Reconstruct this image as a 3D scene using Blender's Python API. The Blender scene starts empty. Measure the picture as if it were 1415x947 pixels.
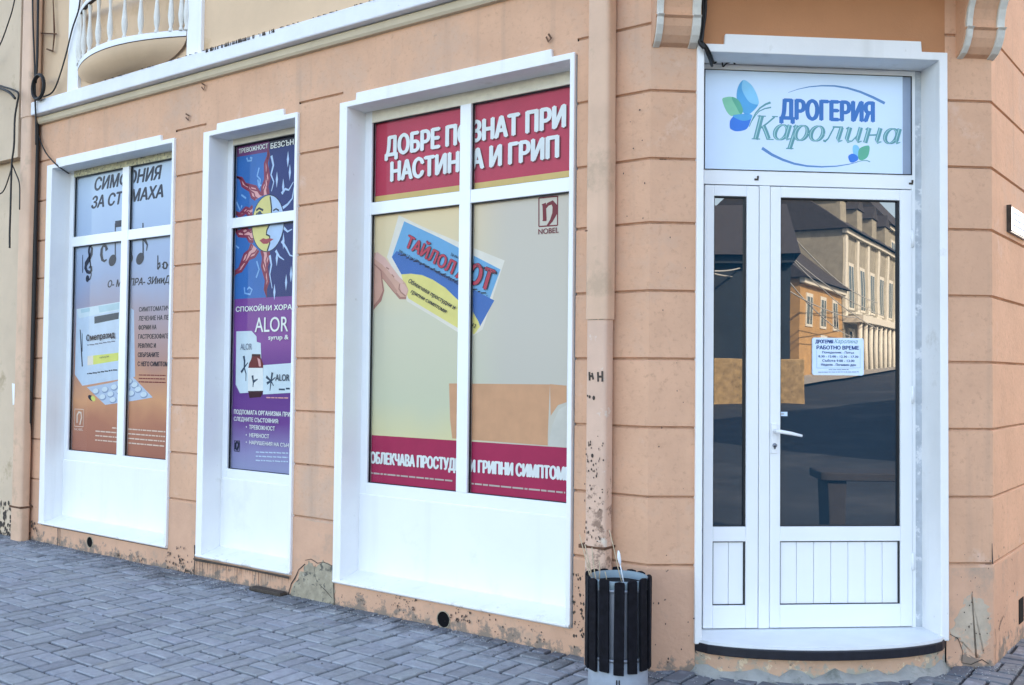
import bpy, bmesh, math, random
from mathutils import Vector, Matrix
from mathutils.geometry import interpolate_bezier
random.seed(7)
S = bpy.context.scene
col = bpy.context.collection
R = math.radians
# ------------------------------------------------------------------ camera, sky, sun, exposure
cam = bpy.data.cameras.new('camera'); co = bpy.data.objects.new('camera', cam); col.objects.link(co)
RX = Vector((0.80600248, 0.59182174, 0.0103452)); UY = Vector((0.00910184, -0.02986755, 0.99951242)); FW = Vector((-0.59184217, 0.80551534, 0.02945998))
co.matrix_world = Matrix(((RX.x, UY.x, -FW.x, 2.41495647), (RX.y, UY.y, -FW.y, -4.47727314), (RX.z, UY.z, -FW.z, 1.49852731), (0, 0, 0, 1)))
cam.sensor_width = 36; cam.lens = 36 * 1354.05 / 1415; cam.clip_start = 0.05; cam.clip_end = 600
S.camera = co
SUN_EL, SUN_AZ = R(34), math.atan2(0.95, -0.22)        # direction towards the sun, angle from +x
w = bpy.data.worlds.new('World'); S.world = w; w.use_nodes = True
nt = w.node_tree; bg = nt.nodes['Background']; sky = nt.nodes.new('ShaderNodeTexSky')
sky.sky_type = 'NISHITA'; sky.sun_disc = False; sky.sun_elevation = SUN_EL
sky.sun_rotation = math.pi / 2 - SUN_AZ
sky.dust_density = 1.6; sky.air_density = 1.0; sky.ozone_density = 1.0
nt.links.new(sky.outputs[0], bg.inputs[0]); bg.inputs[1].default_value = 0.15
sl = bpy.data.lights.new('sun', 'SUN'); sl.energy = 3.6; sl.angle = R(0.5); sl.color = (1, .93, .82)
so = bpy.data.objects.new('sun', sl); col.objects.link(so)
sd = Vector((math.cos(SUN_AZ) * math.cos(SUN_EL), math.sin(SUN_AZ) * math.cos(SUN_EL), math.sin(SUN_EL)))
so.rotation_euler = sd.to_track_quat('Z', 'Y').to_euler(); so.location = (0, 20, 20)
vs = S.view_settings; vs.view_transform = 'Standard'; vs.look = 'None'; vs.gamma = 1; vs.exposure = 2.58; vs.use_white_balance = True; vs.white_balance_temperature = 7700; vs.white_balance_tint = 15
S.cycles.max_bounces = 8; S.cycles.transparent_max_bounces = 12; S.cycles.caustics_reflective = False; S.cycles.caustics_refractive = False

# ------------------------------------------------------------------ wall frames: u along the wall, off outward, z up
AD, AR = 0.7150940771, 1.5372495606
FR = {'L': (0, 0, 0), 'D': (0, 0, AD), 'R': (1.84620385 * math.cos(AD), 1.84620385 * math.sin(AD), AR)}
def P(pl, u, off, z):
    x, y, a = FR[pl]
    return Vector((x + u * math.cos(a) + off * math.sin(a), y + u * math.sin(a) - off * math.cos(a), z))
def FRM(pl): return lambda u, o, z: P(pl, u, o, z)

# ------------------------------------------------------------------ materials
def lin(c):
    return tuple(((v / 255) / 12.92 if v / 255 <= .04045 else ((v / 255 + .055) / 1.055) ** 2.4) for v in c)
MATS = {}
GZ_ = -.02
def mat(name, c, rough=.7, var=.08, vs_=6., bump=0., bs=60., metal=0., spec=.4, stain=None, coat=0., col2=None, streak=None, low=None):
    """c: linear base colour. var: mottling; stain: (colour, scale, threshold)."""
    m = bpy.data.materials.new(name); m.use_nodes = True; MATS[name] = m
    n = m.node_tree.nodes; l = m.node_tree.links; b = n['Principled BSDF']
    b.inputs['Roughness'].default_value = rough; b.inputs['Metallic'].default_value = metal
    b.inputs['Specular IOR Level'].default_value = spec; b.inputs['Coat Weight'].default_value = coat
    g = n.new('ShaderNodeNewGeometry')
    nz = n.new('ShaderNodeTexNoise'); nz.inputs['Scale'].default_value = vs_; nz.inputs['Detail'].default_value = 8; nz.inputs['Roughness'].default_value = .62
    l.new(g.outputs['Position'], nz.inputs['Vector'])
    rp = n.new('ShaderNodeValToRGB'); rp.color_ramp.elements[0].position = .3; rp.color_ramp.elements[1].position = .7
    d = tuple(min(1, v * (1 - var)) for v in c); e = tuple(min(1, v * (1 + var)) for v in (col2 or c))
    rp.color_ramp.elements[0].color = (*d, 1); rp.color_ramp.elements[1].color = (*e, 1)
    l.new(nz.outputs['Fac'], rp.inputs['Fac']); out = rp.outputs['Color']
    for st in ([stain] if stain and not isinstance(stain, list) else stain or []):
        n2 = n.new('ShaderNodeTexNoise'); n2.inputs['Scale'].default_value = st[1]; n2.inputs['Detail'].default_value = 9; n2.inputs['Roughness'].default_value = .7
        l.new(g.outputs['Position'], n2.inputs['Vector'])
        r2 = n.new('ShaderNodeValToRGB'); r2.color_ramp.elements[0].position = st[2]; r2.color_ramp.elements[1].position = min(1, st[2] + (st[3] if len(st) > 3 else .04))
        r2.color_ramp.elements[0].color = (0, 0, 0, 1); r2.color_ramp.elements[1].color = (1, 1, 1, 1)
        l.new(n2.outputs['Fac'], r2.inputs['Fac'])
        mx = n.new('ShaderNodeMix'); mx.data_type = 'RGBA'; l.new(r2.outputs['Color'], mx.inputs['Factor'])
        l.new(out, mx.inputs['A']); mx.inputs['B'].default_value = (*st[0], 1); out = mx.outputs['Result']
    if streak:      # rain runs: noise stretched along the vertical
        mp = n.new('ShaderNodeMapping'); mp.inputs['Scale'].default_value = (9, 9, .55); l.new(g.outputs['Position'], mp.inputs['Vector'])
        n3 = n.new('ShaderNodeTexNoise'); n3.inputs['Scale'].default_value = 1.0; n3.inputs['Detail'].default_value = 5; l.new(mp.outputs[0], n3.inputs['Vector'])
        r3 = n.new('ShaderNodeMapRange'); r3.inputs['From Min'].default_value = streak[1] - .1; r3.inputs['From Max'].default_value = streak[1] + .12; r3.inputs['To Max'].default_value = .5; l.new(n3.outputs['Fac'], r3.inputs['Value'])
        mx = n.new('ShaderNodeMix'); mx.data_type = 'RGBA'; l.new(r3.outputs[0], mx.inputs['Factor']); l.new(out, mx.inputs['A']); mx.inputs['B'].default_value = (*streak[0], 1); out = mx.outputs['Result']
    if low:         # splashed dirt: ragged spots, thick at the foot and thinning out above
        sp_ = n.new('ShaderNodeSeparateXYZ'); l.new(g.outputs['Position'], sp_.inputs[0])
        hm = n.new('ShaderNodeMapRange'); hm.inputs['From Min'].default_value = low[2]; hm.inputs['From Max'].default_value = low[2] + low[3]; hm.inputs['To Min'].default_value = .24; hm.inputs['To Max'].default_value = 0; l.new(sp_.outputs['Z'], hm.inputs['Value'])
        n4 = n.new('ShaderNodeTexNoise'); n4.inputs['Scale'].default_value = low[1]; n4.inputs['Detail'].default_value = 10; n4.inputs['Roughness'].default_value = .7; l.new(g.outputs['Position'], n4.inputs['Vector'])
        sm = n.new('ShaderNodeMath'); sm.operation = 'ADD'; l.new(hm.outputs[0], sm.inputs[0]); l.new(n4.outputs['Fac'], sm.inputs[1])
        r4 = n.new('ShaderNodeMapRange'); r4.inputs['From Min'].default_value = .66; r4.inputs['From Max'].default_value = .74; r4.inputs['To Max'].default_value = .85; l.new(sm.outputs[0], r4.inputs['Value'])
        mx = n.new('ShaderNodeMix'); mx.data_type = 'RGBA'; l.new(r4.outputs[0], mx.inputs['Factor']); l.new(out, mx.inputs['A']); mx.inputs['B'].default_value = (*low[0], 1); out = mx.outputs['Result']
    l.new(out, b.inputs['Base Color'])
    if bump:
        nb = n.new('ShaderNodeTexNoise'); nb.inputs['Scale'].default_value = bs; nb.inputs['Detail'].default_value = 6
        l.new(g.outputs['Position'], nb.inputs['Vector'])
        bp = n.new('ShaderNodeBump'); bp.inputs['Strength'].default_value = bump; bp.inputs['Distance'].default_value = .004
        l.new(nb.outputs['Fac'], bp.inputs['Height']); l.new(bp.outputs['Normal'], b.inputs['Normal'])
    return m
def ink(name, rgb, rough=.55, k=1.12):
    return mat(name, tuple(min(.9, v * k) for v in lin(rgb)), rough, var=.07, vs_=7, spec=.3)
def glass_mat():
    m = bpy.data.materials.new('window_glass'); m.use_nodes = True; n = m.node_tree.nodes; l = m.node_tree.links
    n.remove(n['Principled BSDF']); o = n['Material Output']
    t = n.new('ShaderNodeBsdfTransparent'); t.inputs[0].default_value = (.95, .97, .96, 1)
    g = n.new('ShaderNodeBsdfGlossy'); g.inputs['Roughness'].default_value = .0
    f = n.new('ShaderNodeFresnel'); f.inputs['IOR'].default_value = 1.2
    mx = n.new('ShaderNodeMixShader'); l.new(f.outputs[0], mx.inputs[0]); l.new(t.outputs[0], mx.inputs[1]); l.new(g.outputs[0], mx.inputs[2])
    l.new(mx.outputs[0], o.inputs['Surface']); MATS['glass'] = m; return m
def grad_mat(name, stops, z0, z1, rough=.5, u_mix=None):
    """a print whose colour runs from bottom to top, as on the poster"""
    m = bpy.data.materials.new(name); m.use_nodes = True; MATS[name] = m
    n = m.node_tree.nodes; l = m.node_tree.links; b = n['Principled BSDF']; b.inputs['Roughness'].default_value = rough; b.inputs['Specular IOR Level'].default_value = .3
    g = n.new('ShaderNodeNewGeometry'); sp = n.new('ShaderNodeSeparateXYZ'); l.new(g.outputs['Position'], sp.inputs[0])
    mr = n.new('ShaderNodeMapRange'); mr.inputs['From Min'].default_value = z0; mr.inputs['From Max'].default_value = z1; l.new(sp.outputs['Z'], mr.inputs['Value'])
    nz = n.new('ShaderNodeTexNoise'); nz.inputs['Scale'].default_value = 2.2; nz.inputs['Detail'].default_value = 3; l.new(g.outputs['Position'], nz.inputs['Vector'])
    ad = n.new('ShaderNodeMath'); ad.operation = 'MULTIPLY_ADD'; ad.inputs[1].default_value = .16; l.new(nz.outputs['Fac'], ad.inputs[0])
    ad2 = n.new('ShaderNodeMath'); ad2.operation = 'ADD'; ad2.inputs[1].default_value = -.08; l.new(mr.outputs[0], ad2.inputs[0]); l.new(ad2.outputs[0], ad.inputs[2])
    rp = n.new('ShaderNodeValToRGB'); cr = rp.color_ramp
    for i, (p, c) in enumerate(stops):
        e = cr.elements[i] if i < 2 else cr.elements.new(p)
        e.position = p; e.color = (*[min(1, v * 1.15) for v in lin(c)], 1)
    l.new(ad.outputs[0], rp.inputs[0]); out = rp.outputs[0]
    if u_mix:
        mu = n.new('ShaderNodeMapRange'); mu.inputs['From Min'].default_value = u_mix[0]; mu.inputs['From Max'].default_value = u_mix[1]; mu.interpolation_type = 'SMOOTHSTEP'
        l.new(sp.outputs['X'], mu.inputs['Value']); mx = n.new('ShaderNodeMix'); mx.data_type = 'RGBA'
        sc = n.new('ShaderNodeMath'); sc.operation = 'MULTIPLY'; sc.inputs[1].default_value = u_mix[3]; l.new(mu.outputs[0], sc.inputs[0])
        l.new(sc.outputs[0], mx.inputs['Factor']); l.new(out, mx.inputs['A']); mx.inputs['B'].default_value = (*lin(u_mix[2]), 1); out = mx.outputs['Result']
    l.new(out, b.inputs['Base Color']); return m

PEACH = (.66, .378, .242); 
M_wall = mat('peach_stucco', PEACH, .85, .10, 2.3, .55, 48, stain=[((.55, .37, .27), 1.1, .5, .2), ((.68, .44, .32), 3.1, .6, .12), ((.42, .28, .20), 5, .68, .05), ((.57, .325, .205), 34, .54, .12), ((.25, .16, .11), 13, .735, .02)], spec=.2, streak=((.40, .27, .19), .66))
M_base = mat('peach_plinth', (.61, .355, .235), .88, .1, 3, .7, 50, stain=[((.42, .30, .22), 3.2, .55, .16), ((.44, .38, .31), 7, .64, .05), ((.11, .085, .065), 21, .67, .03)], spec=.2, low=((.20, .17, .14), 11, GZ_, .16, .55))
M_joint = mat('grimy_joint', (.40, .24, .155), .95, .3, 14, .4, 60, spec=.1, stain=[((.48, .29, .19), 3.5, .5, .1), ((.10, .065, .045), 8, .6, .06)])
M_upper = mat('sand_stucco', (.66, .46, .30), .85, .08, 1.8, .4, 120, stain=[((.50, .33, .19), 2.2, .58, .15)], spec=.2)
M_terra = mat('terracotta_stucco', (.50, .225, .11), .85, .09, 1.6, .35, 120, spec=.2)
M_white = mat('white_trim_paint', (.79, .80, .80), .5, .03, 2, .15, 12, spec=.35, stain=[((.70, .71, .71), 2.2, .6, .15), ((.55, .54, .5), 24, .73, .02)], streak=((.68, .68, .66), .68))
M_trim = mat('white_plaster_trim', (.80, .80, .79), .6, .03, 4, .25, 70, stain=[((.66, .65, .62), 4, .62, .12), ((.50, .48, .44), 13, .72, .04)], spec=.3, streak=((.62, .61, .58), .68), low=((.55, .52, .47), 13, .06, .12, .5))
M_cornice = mat('white_cornice_paint', (.74, .75, .77), .6, .05, 5, .3, 60, stain=[((.40, .38, .35), 14, .68, .04), ((.62, .6, .57), 3, .6, .1)], spec=.3)
M_band = mat('beige_cornice_paint', (.60, .50, .36), .7, .08, 5, .3, 60, stain=((.36, .27, .18), 9, .66, .06), spec=.3)
M_pvc = mat('white_pvc', (.80, .82, .83), .3, .015, 3, 0, spec=.45)
M_cream = mat('aged_sealing_strip', (.72, .67, .55), .8, .08, 18, .5, 90, stain=((.25, .22, .18), 26, .70, .03))
M_foam = mat('crumbling_foam', (.58, .54, .36), .95, .3, 30, 1., 60, stain=((.2, .19, .16), 34, .55, .05))
M_black = mat('black_gasket_and_inner_shade', (.012, .013, .016), .5, .1)
M_dark = mat('dark_void', (.006, .006, .007), .9, .1, spec=.1)
M_caulk = mat('grey_caulk', (.46, .50, .54), .8, .15, 14, .6, 50, stain=((.7, .72, .74), 8, .55, .05))
M_corb_w = mat('weathered_white_moulding', (.62, .60, .54), .7, .1, 16, .4, 60, stain=((.2, .19, .17), 12, .67, .05))
M_pipe = mat('beige_pipe_paint', (.63, .40, .27), .55, .08, 5, .15, 60, spec=.4, stain=((.5, .33, .22), 3, .55, .1), streak=((.36, .22, .15), .66))
M_pipe2 = mat('chipped_pipe_paint', (.63, .41, .30), .6, .08, 5, .3, 60, stain=[((.14, .07, .045), 22, .69, .02), ((.66, .55, .45), 9, .6, .05)], streak=((.30, .16, .10), .62), low=((.22, .13, .09), 16, .2, 1.3, .6))
M_rust = mat('rusty_iron', (.12, .055, .03), .85, .4, 40, .6, 80)
M_cable = mat('black_cable', (.014, .013, .013), .55, .2, 30)
M_concrete = mat('bare_concrete', (.34, .29, .21), .95, .3, 14, 1., 45, stain=[((.12, .11, .09), 17, .55, .06), ((.45, .41, .33), 8, .6, .05)])
M_flake = mat('dark_chip', (.065, .05, .04), .95, .4, 40)
M_black_wood = mat('black_stained_wood', (.006, .006, .009), .7, .5, 30, .5, 60, spec=.12, stain=((.03, .028, .03), 25, .7, .05))
M_zinc = mat('zinc_bucket', (.24, .26, .30), .45, .12, 10, .1, 40, metal=.55)
M_rim = mat('teal_grey_liner', (.20, .27, .30), .5, .12, 14, .1, 40)
M_binbase = mat('grey_painted_base', (.27, .31, .36), .6, .12, 12, .3, 60)
M_glassdark = mat('dark_reflecting_glass', (.003, .024, .042), .0, .05, spec=.5)
MATS['dark_reflecting_glass'].node_tree.nodes['Principled BSDF'].inputs['IOR'].default_value = 2.3
MATS['dark_reflecting_glass'].node_tree.nodes['Principled BSDF'].inputs['Specular IOR Level'].default_value = .5
_n = M_glassdark.node_tree; _nz = _n.nodes.new('ShaderNodeTexNoise'); _nz.inputs['Scale'].default_value = 2.6; _nz.inputs['Detail'].default_value = 1
_g = _n.nodes.new('ShaderNodeNewGeometry'); _n.links.new(_g.outputs['Position'], _nz.inputs['Vector']); _b = _n.nodes.new('ShaderNodeBump'); _b.inputs['Strength'].default_value = .3; _b.inputs['Distance'].default_value = .0009
_n.links.new(_nz.outputs['Fac'], _b.inputs['Height']); _n.links.new(_b.outputs['Normal'], _n.nodes['Principled BSDF'].inputs['Normal'])
M_film = mat('pale_blue_film', lin((205, 226, 246)), .25, .02, 3, spec=.4)
M_filmgap = mat('grey_glass_edge', lin((140, 156, 178)), .15, .05)
M_step = mat('white_stone_step', (.76, .79, .80), .5, .04, 6, .2, 60)
M_edge = mat('black_step_edge', (.010, .011, .018), .45, .3, 20, .3, 60, stain=((.3, .28, .25), 30, .71, .02))
M_riser = mat('peeling_riser', (.58, .36, .24), .9, .1, 6, .9, 40, stain=[((.36, .34, .27), 5, .5, .07), ((.66, .50, .33), 15, .58, .03), ((.16, .14, .11), 22, .62, .03)], low=((.33, .34, .29), 12, GZ_, .1, .6))
GL = glass_mat()

# ------------------------------------------------------------------ mesh builder
class MB:
    def __init__(s): s.v = []; s.f = []; s.mi = []; s.ms = []; s.sm = []; s.k = 0
    def m(s, mt):
        if mt not in s.ms: s.ms.append(mt)
        return s.ms.index(mt)
    def face(s, pts, mt, smooth=False):
        b = len(s.v); s.v += [Vector(p) for p in pts]; s.f.append(tuple(range(b, b + len(pts)))); s.mi.append(s.m(mt)); s.sm.append(smooth)
    def mesh(s, vs, fs, mt, smooth=False):
        b = len(s.v); s.v += [Vector(p) for p in vs]; i = s.m(mt)
        for f in fs: s.f.append(tuple(b + k for k in f)); s.mi.append(i); s.sm.append(smooth)
    def box(s, fr, u0, u1, o0, o1, z0, z1, mt):
        q = [fr(u, o, z) for z in (z0, z1) for (u, o) in ((u0, o0), (u1, o0), (u1, o1), (u0, o1))]
        s.mesh(q, [(0, 1, 2, 3), (7, 6, 5, 4), (0, 4, 5, 1), (1, 5, 6, 2), (2, 6, 7, 3), (3, 7, 4, 0)], mt)
    def ext(s, fr, pts, o0, o1, mt):
        """outline in (u,z) given depth from o0 to o1"""
        n = len(pts); s.mesh([fr(u, o0, z) for u, z in pts] + [fr(u, o1, z) for u, z in pts],
               [tuple(range(n)), tuple(range(2 * n - 1, n - 1, -1))] + [(i, i + n, (i + 1) % n + n, (i + 1) % n) for i in range(n)], mt)
    def prof(s, fr, prof, u0, u1, mt, smooth=False, caps=True):
        """profile in (off,z) run along u"""
        n = len(prof); fs = [(i, (i + 1) % n, (i + 1) % n + n, i + n) for i in range(n)]
        if caps: fs += [tuple(range(n - 1, -1, -1)), tuple(range(n, 2 * n))]
        s.mesh([fr(u0, o, z) for o, z in prof] + [fr(u1, o, z) for o, z in prof], fs, mt, smooth)
    def prism(s, xy, z0, z1, mt):
        n = len(xy); s.mesh([(x, y, z0) for x, y in xy] + [(x, y, z1) for x, y in xy],
               [tuple(range(n - 1, -1, -1)), tuple(range(n, 2 * n))] + [(i, (i + 1) % n, (i + 1) % n + n, i + n) for i in range(n)], mt)
    def tube(s, pts, r, mt, seg=7, caps=True, close=False):
        pts = [Vector(p) for p in pts]; n = len(pts); rs = r if isinstance(r, (list, tuple)) else [r] * n; vs = []; up = None
        for i, p in enumerate(pts):
            if close: t = pts[(i + 1) % n] - pts[i - 1]
            else: t = pts[min(i + 1, n - 1)] - pts[max(i - 1, 0)]
            t.normalize()
            if up is None: up = Vector((0, 0, 1)) if abs(t.z) < .9 else Vector((1, 0, 0))
            a = t.cross(up).normalized(); c = a.cross(t).normalized(); up = c
            vs += [p + (a * math.cos(2 * math.pi * k / seg) + c * math.sin(2 * math.pi * k / seg)) * rs[i] for k in range(seg)]
        fs = [(i * seg + k, i * seg + (k + 1) % seg, (i + 1) % n * seg + (k + 1) % seg, (i + 1) % n * seg + k) for i in range(n if close else n - 1) for k in range(seg)]
        if caps and not close: fs += [tuple(range(seg - 1, -1, -1)), tuple(range((n - 1) * seg, n * seg))]
        s.mesh(vs, fs, mt, True)
    def lathe(s, c, rz, mt, seg=32, smooth=True):
        c = Vector(c); n = len(rz)
        vs = [c + Vector((r * math.cos(2 * math.pi * k / seg), r * math.sin(2 * math.pi * k / seg), z)) for r, z in rz for k in range(seg)]
        s.mesh(vs, [(i * seg + k, i * seg + (k + 1) % seg, (i + 1) * seg + (k + 1) % seg, (i + 1) * seg + k) for i in range(n - 1) for k in range(seg)], mt, smooth)
    # flat print on a plane: each shape lies a hair in front of the one before
    def flat(s, fr, pts, off, mt): s.k += 1; s.face([fr(u, off + s.k * 4e-5, z) for u, z in pts], mt)
    def ribbon(s, fr, pts, wd, off, mt):
        s.k += 1; o = off + s.k * 4e-5; n = len(pts); ws = wd if isinstance(wd, (list, tuple)) else [wd] * n
        if len(ws) == 2 and n > 2: ws = [ws[0] + (ws[1] - ws[0]) * i / (n - 1) for i in range(n)]
        A = []; B = []
        for i in range(n):
            a = pts[max(i - 1, 0)]; b = pts[min(i + 1, n - 1)]; dx, dy = b[0] - a[0], b[1] - a[1]; q = math.hypot(dx, dy) or 1
            nx, ny = -dy / q * ws[i] / 2, dx / q * ws[i] / 2
            A.append((pts[i][0] + nx, pts[i][1] + ny)); B.append((pts[i][0] - nx, pts[i][1] - ny))
        vs = [fr(u, o, z) for u, z in A + B]
        s.mesh(vs, [(i, i + 1, n + i + 1, n + i) for i in range(n - 1)], mt)
    def ell(s, fr, c, rx, rz, off, mt, tilt=0, seg=24):
        s.flat(fr, [(c[0] + rx * math.cos(t) * math.cos(tilt) - rz * math.sin(t) * math.sin(tilt), c[1] + rx * math.cos(t) * math.sin(tilt) + rz * math.sin(t) * math.cos(tilt)) for t in [2 * math.pi * i / seg for i in range(seg)]], off, mt)
    def text(s, fr, body, p0, p1, cap, off, mt, bold=0., shear=0., fit=True):
        vs, fs, x0, x1 = glyphs(body, shear)
        L = math.hypot(p1[0] - p0[0], p1[1] - p0[1]); ax = ((p1[0] - p0[0]) / L, (p1[1] - p0[1]) / L); ay = (-ax[1], ax[0])
        sx = (L / (x1 - x0)) if fit else cap / CAP; sy = cap / CAP
        shifts = [(0, 0)] if not bold else [(-bold, 0), (bold, 0), (0, bold * .5), (0, -bold * .5), (-bold / 2, 0), (bold / 2, 0)]
        for dx, dy in shifts:
            s.k += 1; o = off + s.k * 4e-5
            s.mesh([fr(p0[0] + ((x - x0) * sx + dx * cap) * ax[0] + (y * sy + dy * cap) * ay[0], o + e_, p0[1] + ((x - x0) * sx + dx * cap) * ax[1] + (y * sy + dy * cap) * ay[1]) for x, y, e_ in vs], fs, mt)
    def smudge(s, fr, p0, p1, h, off, mt, n=None):
        """a line of print too small to read: short bars"""
        L = p1[0] - p0[0]; x = 0
        while x < L - h * .4:
            wl = min(random.uniform(1.2, 5) * h, L - x); a = x / L; z = p0[1] + (p1[1] - p0[1]) * a
            s.flat(fr, [(p0[0] + x, z), (p0[0] + x + wl, z), (p0[0] + x + wl, z + h * .62), (p0[0] + x, z + h * .62)], off, mt); x += wl + h * .5
    def build(s, name, parent=None, bevel=0, label=None, loc=None, weld=False):
        me = bpy.data.meshes.new(name); o = bpy.data.objects.new(name, me); col.objects.link(o)
        org = Vector((0, 0, 0))
        if parent is not None: o.parent = parent; org = WORLD[parent.name]
        elif loc is not None: org = Vector(loc); o.location = org
        WORLD[o.name] = org
        me.from_pydata([tuple(v - org) for v in s.v], [], s.f)
        for m_ in s.ms: me.materials.append(m_)
        me.polygons.foreach_set('material_index', s.mi); me.polygons.foreach_set('use_smooth', s.sm); me.update()
        if weld or bevel:
            bm = bmesh.new(); bm.from_mesh(me); 
            if weld: bmesh.ops.remove_doubles(bm, verts=bm.verts, dist=1e-5)
            bmesh.ops.recalc_face_normals(bm, faces=bm.faces); bm.to_mesh(me); bm.free()
        if bevel:
            b = o.modifiers.new('bevel', 'BEVEL'); b.width = bevel; b.segments = 2; b.limit_method = 'ANGLE'; b.angle_limit = R(40)
        if label: o['label'] = label
        return o
WORLD = {}
GC = {}
def glyphs(body, shear=0.):
    k = (body, shear)
    if k not in GC:
        cu = bpy.data.curves.new('lettering', 'FONT'); cu.body = body; cu.size = 1; cu.resolution_u = 3
        o = bpy.data.objects.new('lettering', cu); col.objects.link(o)
        dg = bpy.context.evaluated_depsgraph_get(); oc = o.to_curve(dg, apply_modifiers=False); polys = []
        for sp in oc.splines:
            q = []
            if sp.type == 'BEZIER':
                bp = sp.bezier_points; m_ = len(bp)
                for i in range(m_):
                    p0, p1 = bp[i], bp[(i + 1) % m_]
                    straight = abs((p0.handle_right - p0.co).cross(p1.co - p0.co).z) + abs((p1.handle_left - p1.co).cross(p1.co - p0.co).z) < 1e-5
                    q += [p0.co.to_2d()] if straight else [v.to_2d() for v in interpolate_bezier(p0.co, p0.handle_right, p1.handle_left, p1.co, 5)[:-1]]
            else: q = [p.co.to_2d() for p in sp.points]
            cl = []
            for v in q:
                if not cl or (v - cl[-1]).length > 1e-4: cl.append(v)
            if len(cl) > 2: polys.append(cl)
        # contours that share an x range form one letter; each letter is filled by winding number in thin slabs
        polys.sort(key=lambda p: min(v.x for v in p)); groups = []
        for p in polys:
            lo, hi = min(v.x for v in p), max(v.x for v in p)
            if groups and lo < groups[-1][0] - 1e-3: groups[-1][0] = max(groups[-1][0], hi); groups[-1][1].append(p)
            else: groups.append([hi, [p]])
        vs, fs = [], []
        for hi, ps in groups:
            E_ = [(p[i - 1], p[i]) for p in ps for i in range(len(p)) if abs(p[i - 1].y - p[i].y) > 1e-5]
            y0_, y1_ = min(v.y for p in ps for v in p), max(v.y for p in ps for v in p)
            ys_ = sorted(set([round(v.y, 3) for p in ps for v in p] + [round(y0_ + (y1_ - y0_) * i / 22, 3) for i in range(23)]))
            for ya, yb in zip(ys_, ys_[1:]):
                ym = (ya + yb) / 2; X_ = []
                for p, q in E_:
                    if (p.y > ym) != (q.y > ym):
                        m_ = (q.x - p.x) / (q.y - p.y); X_.append((p.x + (ym - p.y) * m_, p.x + (ya - p.y) * m_, p.x + (yb - p.y) * m_, 1 if q.y > p.y else -1))
                X_.sort(); wn = 0; st_ = None
                for x_ in X_:
                    if wn == 0: st_ = x_
                    wn += x_[3]
                    if wn == 0 and st_ is not None:
                        b0_ = len(vs); vs += [(st_[1] + ya * shear, ya, 0), (x_[1] + ya * shear, ya, 0), (x_[2] + yb * shear, yb, 0), (st_[2] + yb * shear, yb, 0)]; fs.append((b0_, b0_ + 1, b0_ + 2, b0_ + 3))
        GC[k] = (vs, fs, min(v[0] for v in vs), max(v[0] for v in vs))
        o.to_curve_clear(); bpy.data.objects.remove(o); bpy.data.curves.remove(cu)
    return GC[k]
CAP = max(v[1] for v in glyphs('Н')[0])
def thing(name, loc, label, cat, group=None):
    o = bpy.data.objects.new(name, None); col.objects.link(o); o.location = loc; o.empty_display_size = .1; WORLD[o.name] = Vector(loc)
    o['label'] = label; o['category'] = cat
    if group: o['group'] = group
    return o
def tag(o, label, cat, group=None):
    o['label'] = label; o['category'] = cat
    if group: o['group'] = group
    return o
def structure(o, kind='structure'): o['kind'] = kind; return o
FL, FD, FRt = FRM('L'), FRM('D'), FRM('R')
GZ = -.02                                   # top of the pavement
JZ = [.513, .861, 1.217, 1.570, 1.9206, 2.2734, 2.607, 2.961, 3.3126]

# ------------------------------------------------------------------ ground, road, pavement
def road_z(x): return -.14 + max(0, min(x, 60) - 8) * .040
b = MB(); M_asph = mat('asphalt', (.020, .027, .036), .9, .25, 3, .7, 120, stain=[((.045, .052, .06), .35, .5, .12), ((.018, .018, .02), .6, .58, .05), ((.09, .095, .10), 2.3, .66, .05)])
xs = [-120, -60, -30, -12, 0, 4, 8, 14, 20, 26, 32, 40, 50, 60, 90, 160]; ys = [-120, -60, -40, -30, -20, -12, -6, 0, 6, 12, 24, 60, 120]
b.mesh([(x, y, road_z(x)) for x in xs for y in ys], [(i * len(ys) + j, (i + 1) * len(ys) + j, (i + 1) * len(ys) + j + 1, i * len(ys) + j + 1) for i in range(len(xs) - 1) for j in range(len(ys) - 1)], M_asph)
structure(b.build('road'))
b = MB(); M_bed = mat('sandy_joint_bed', (.022, .024, .03), .95, .4, 30, .8, 90, stain=((.20, .20, .19), 2.2, .62, .12))
b.prism([(-14, -3.2), (3.6, -3.2), (3.6, 14), (.8, 14), (.8, .3), (-14, .3)], -.16, GZ - .014, M_bed)
structure(b.build('pavement_bed'))
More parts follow.
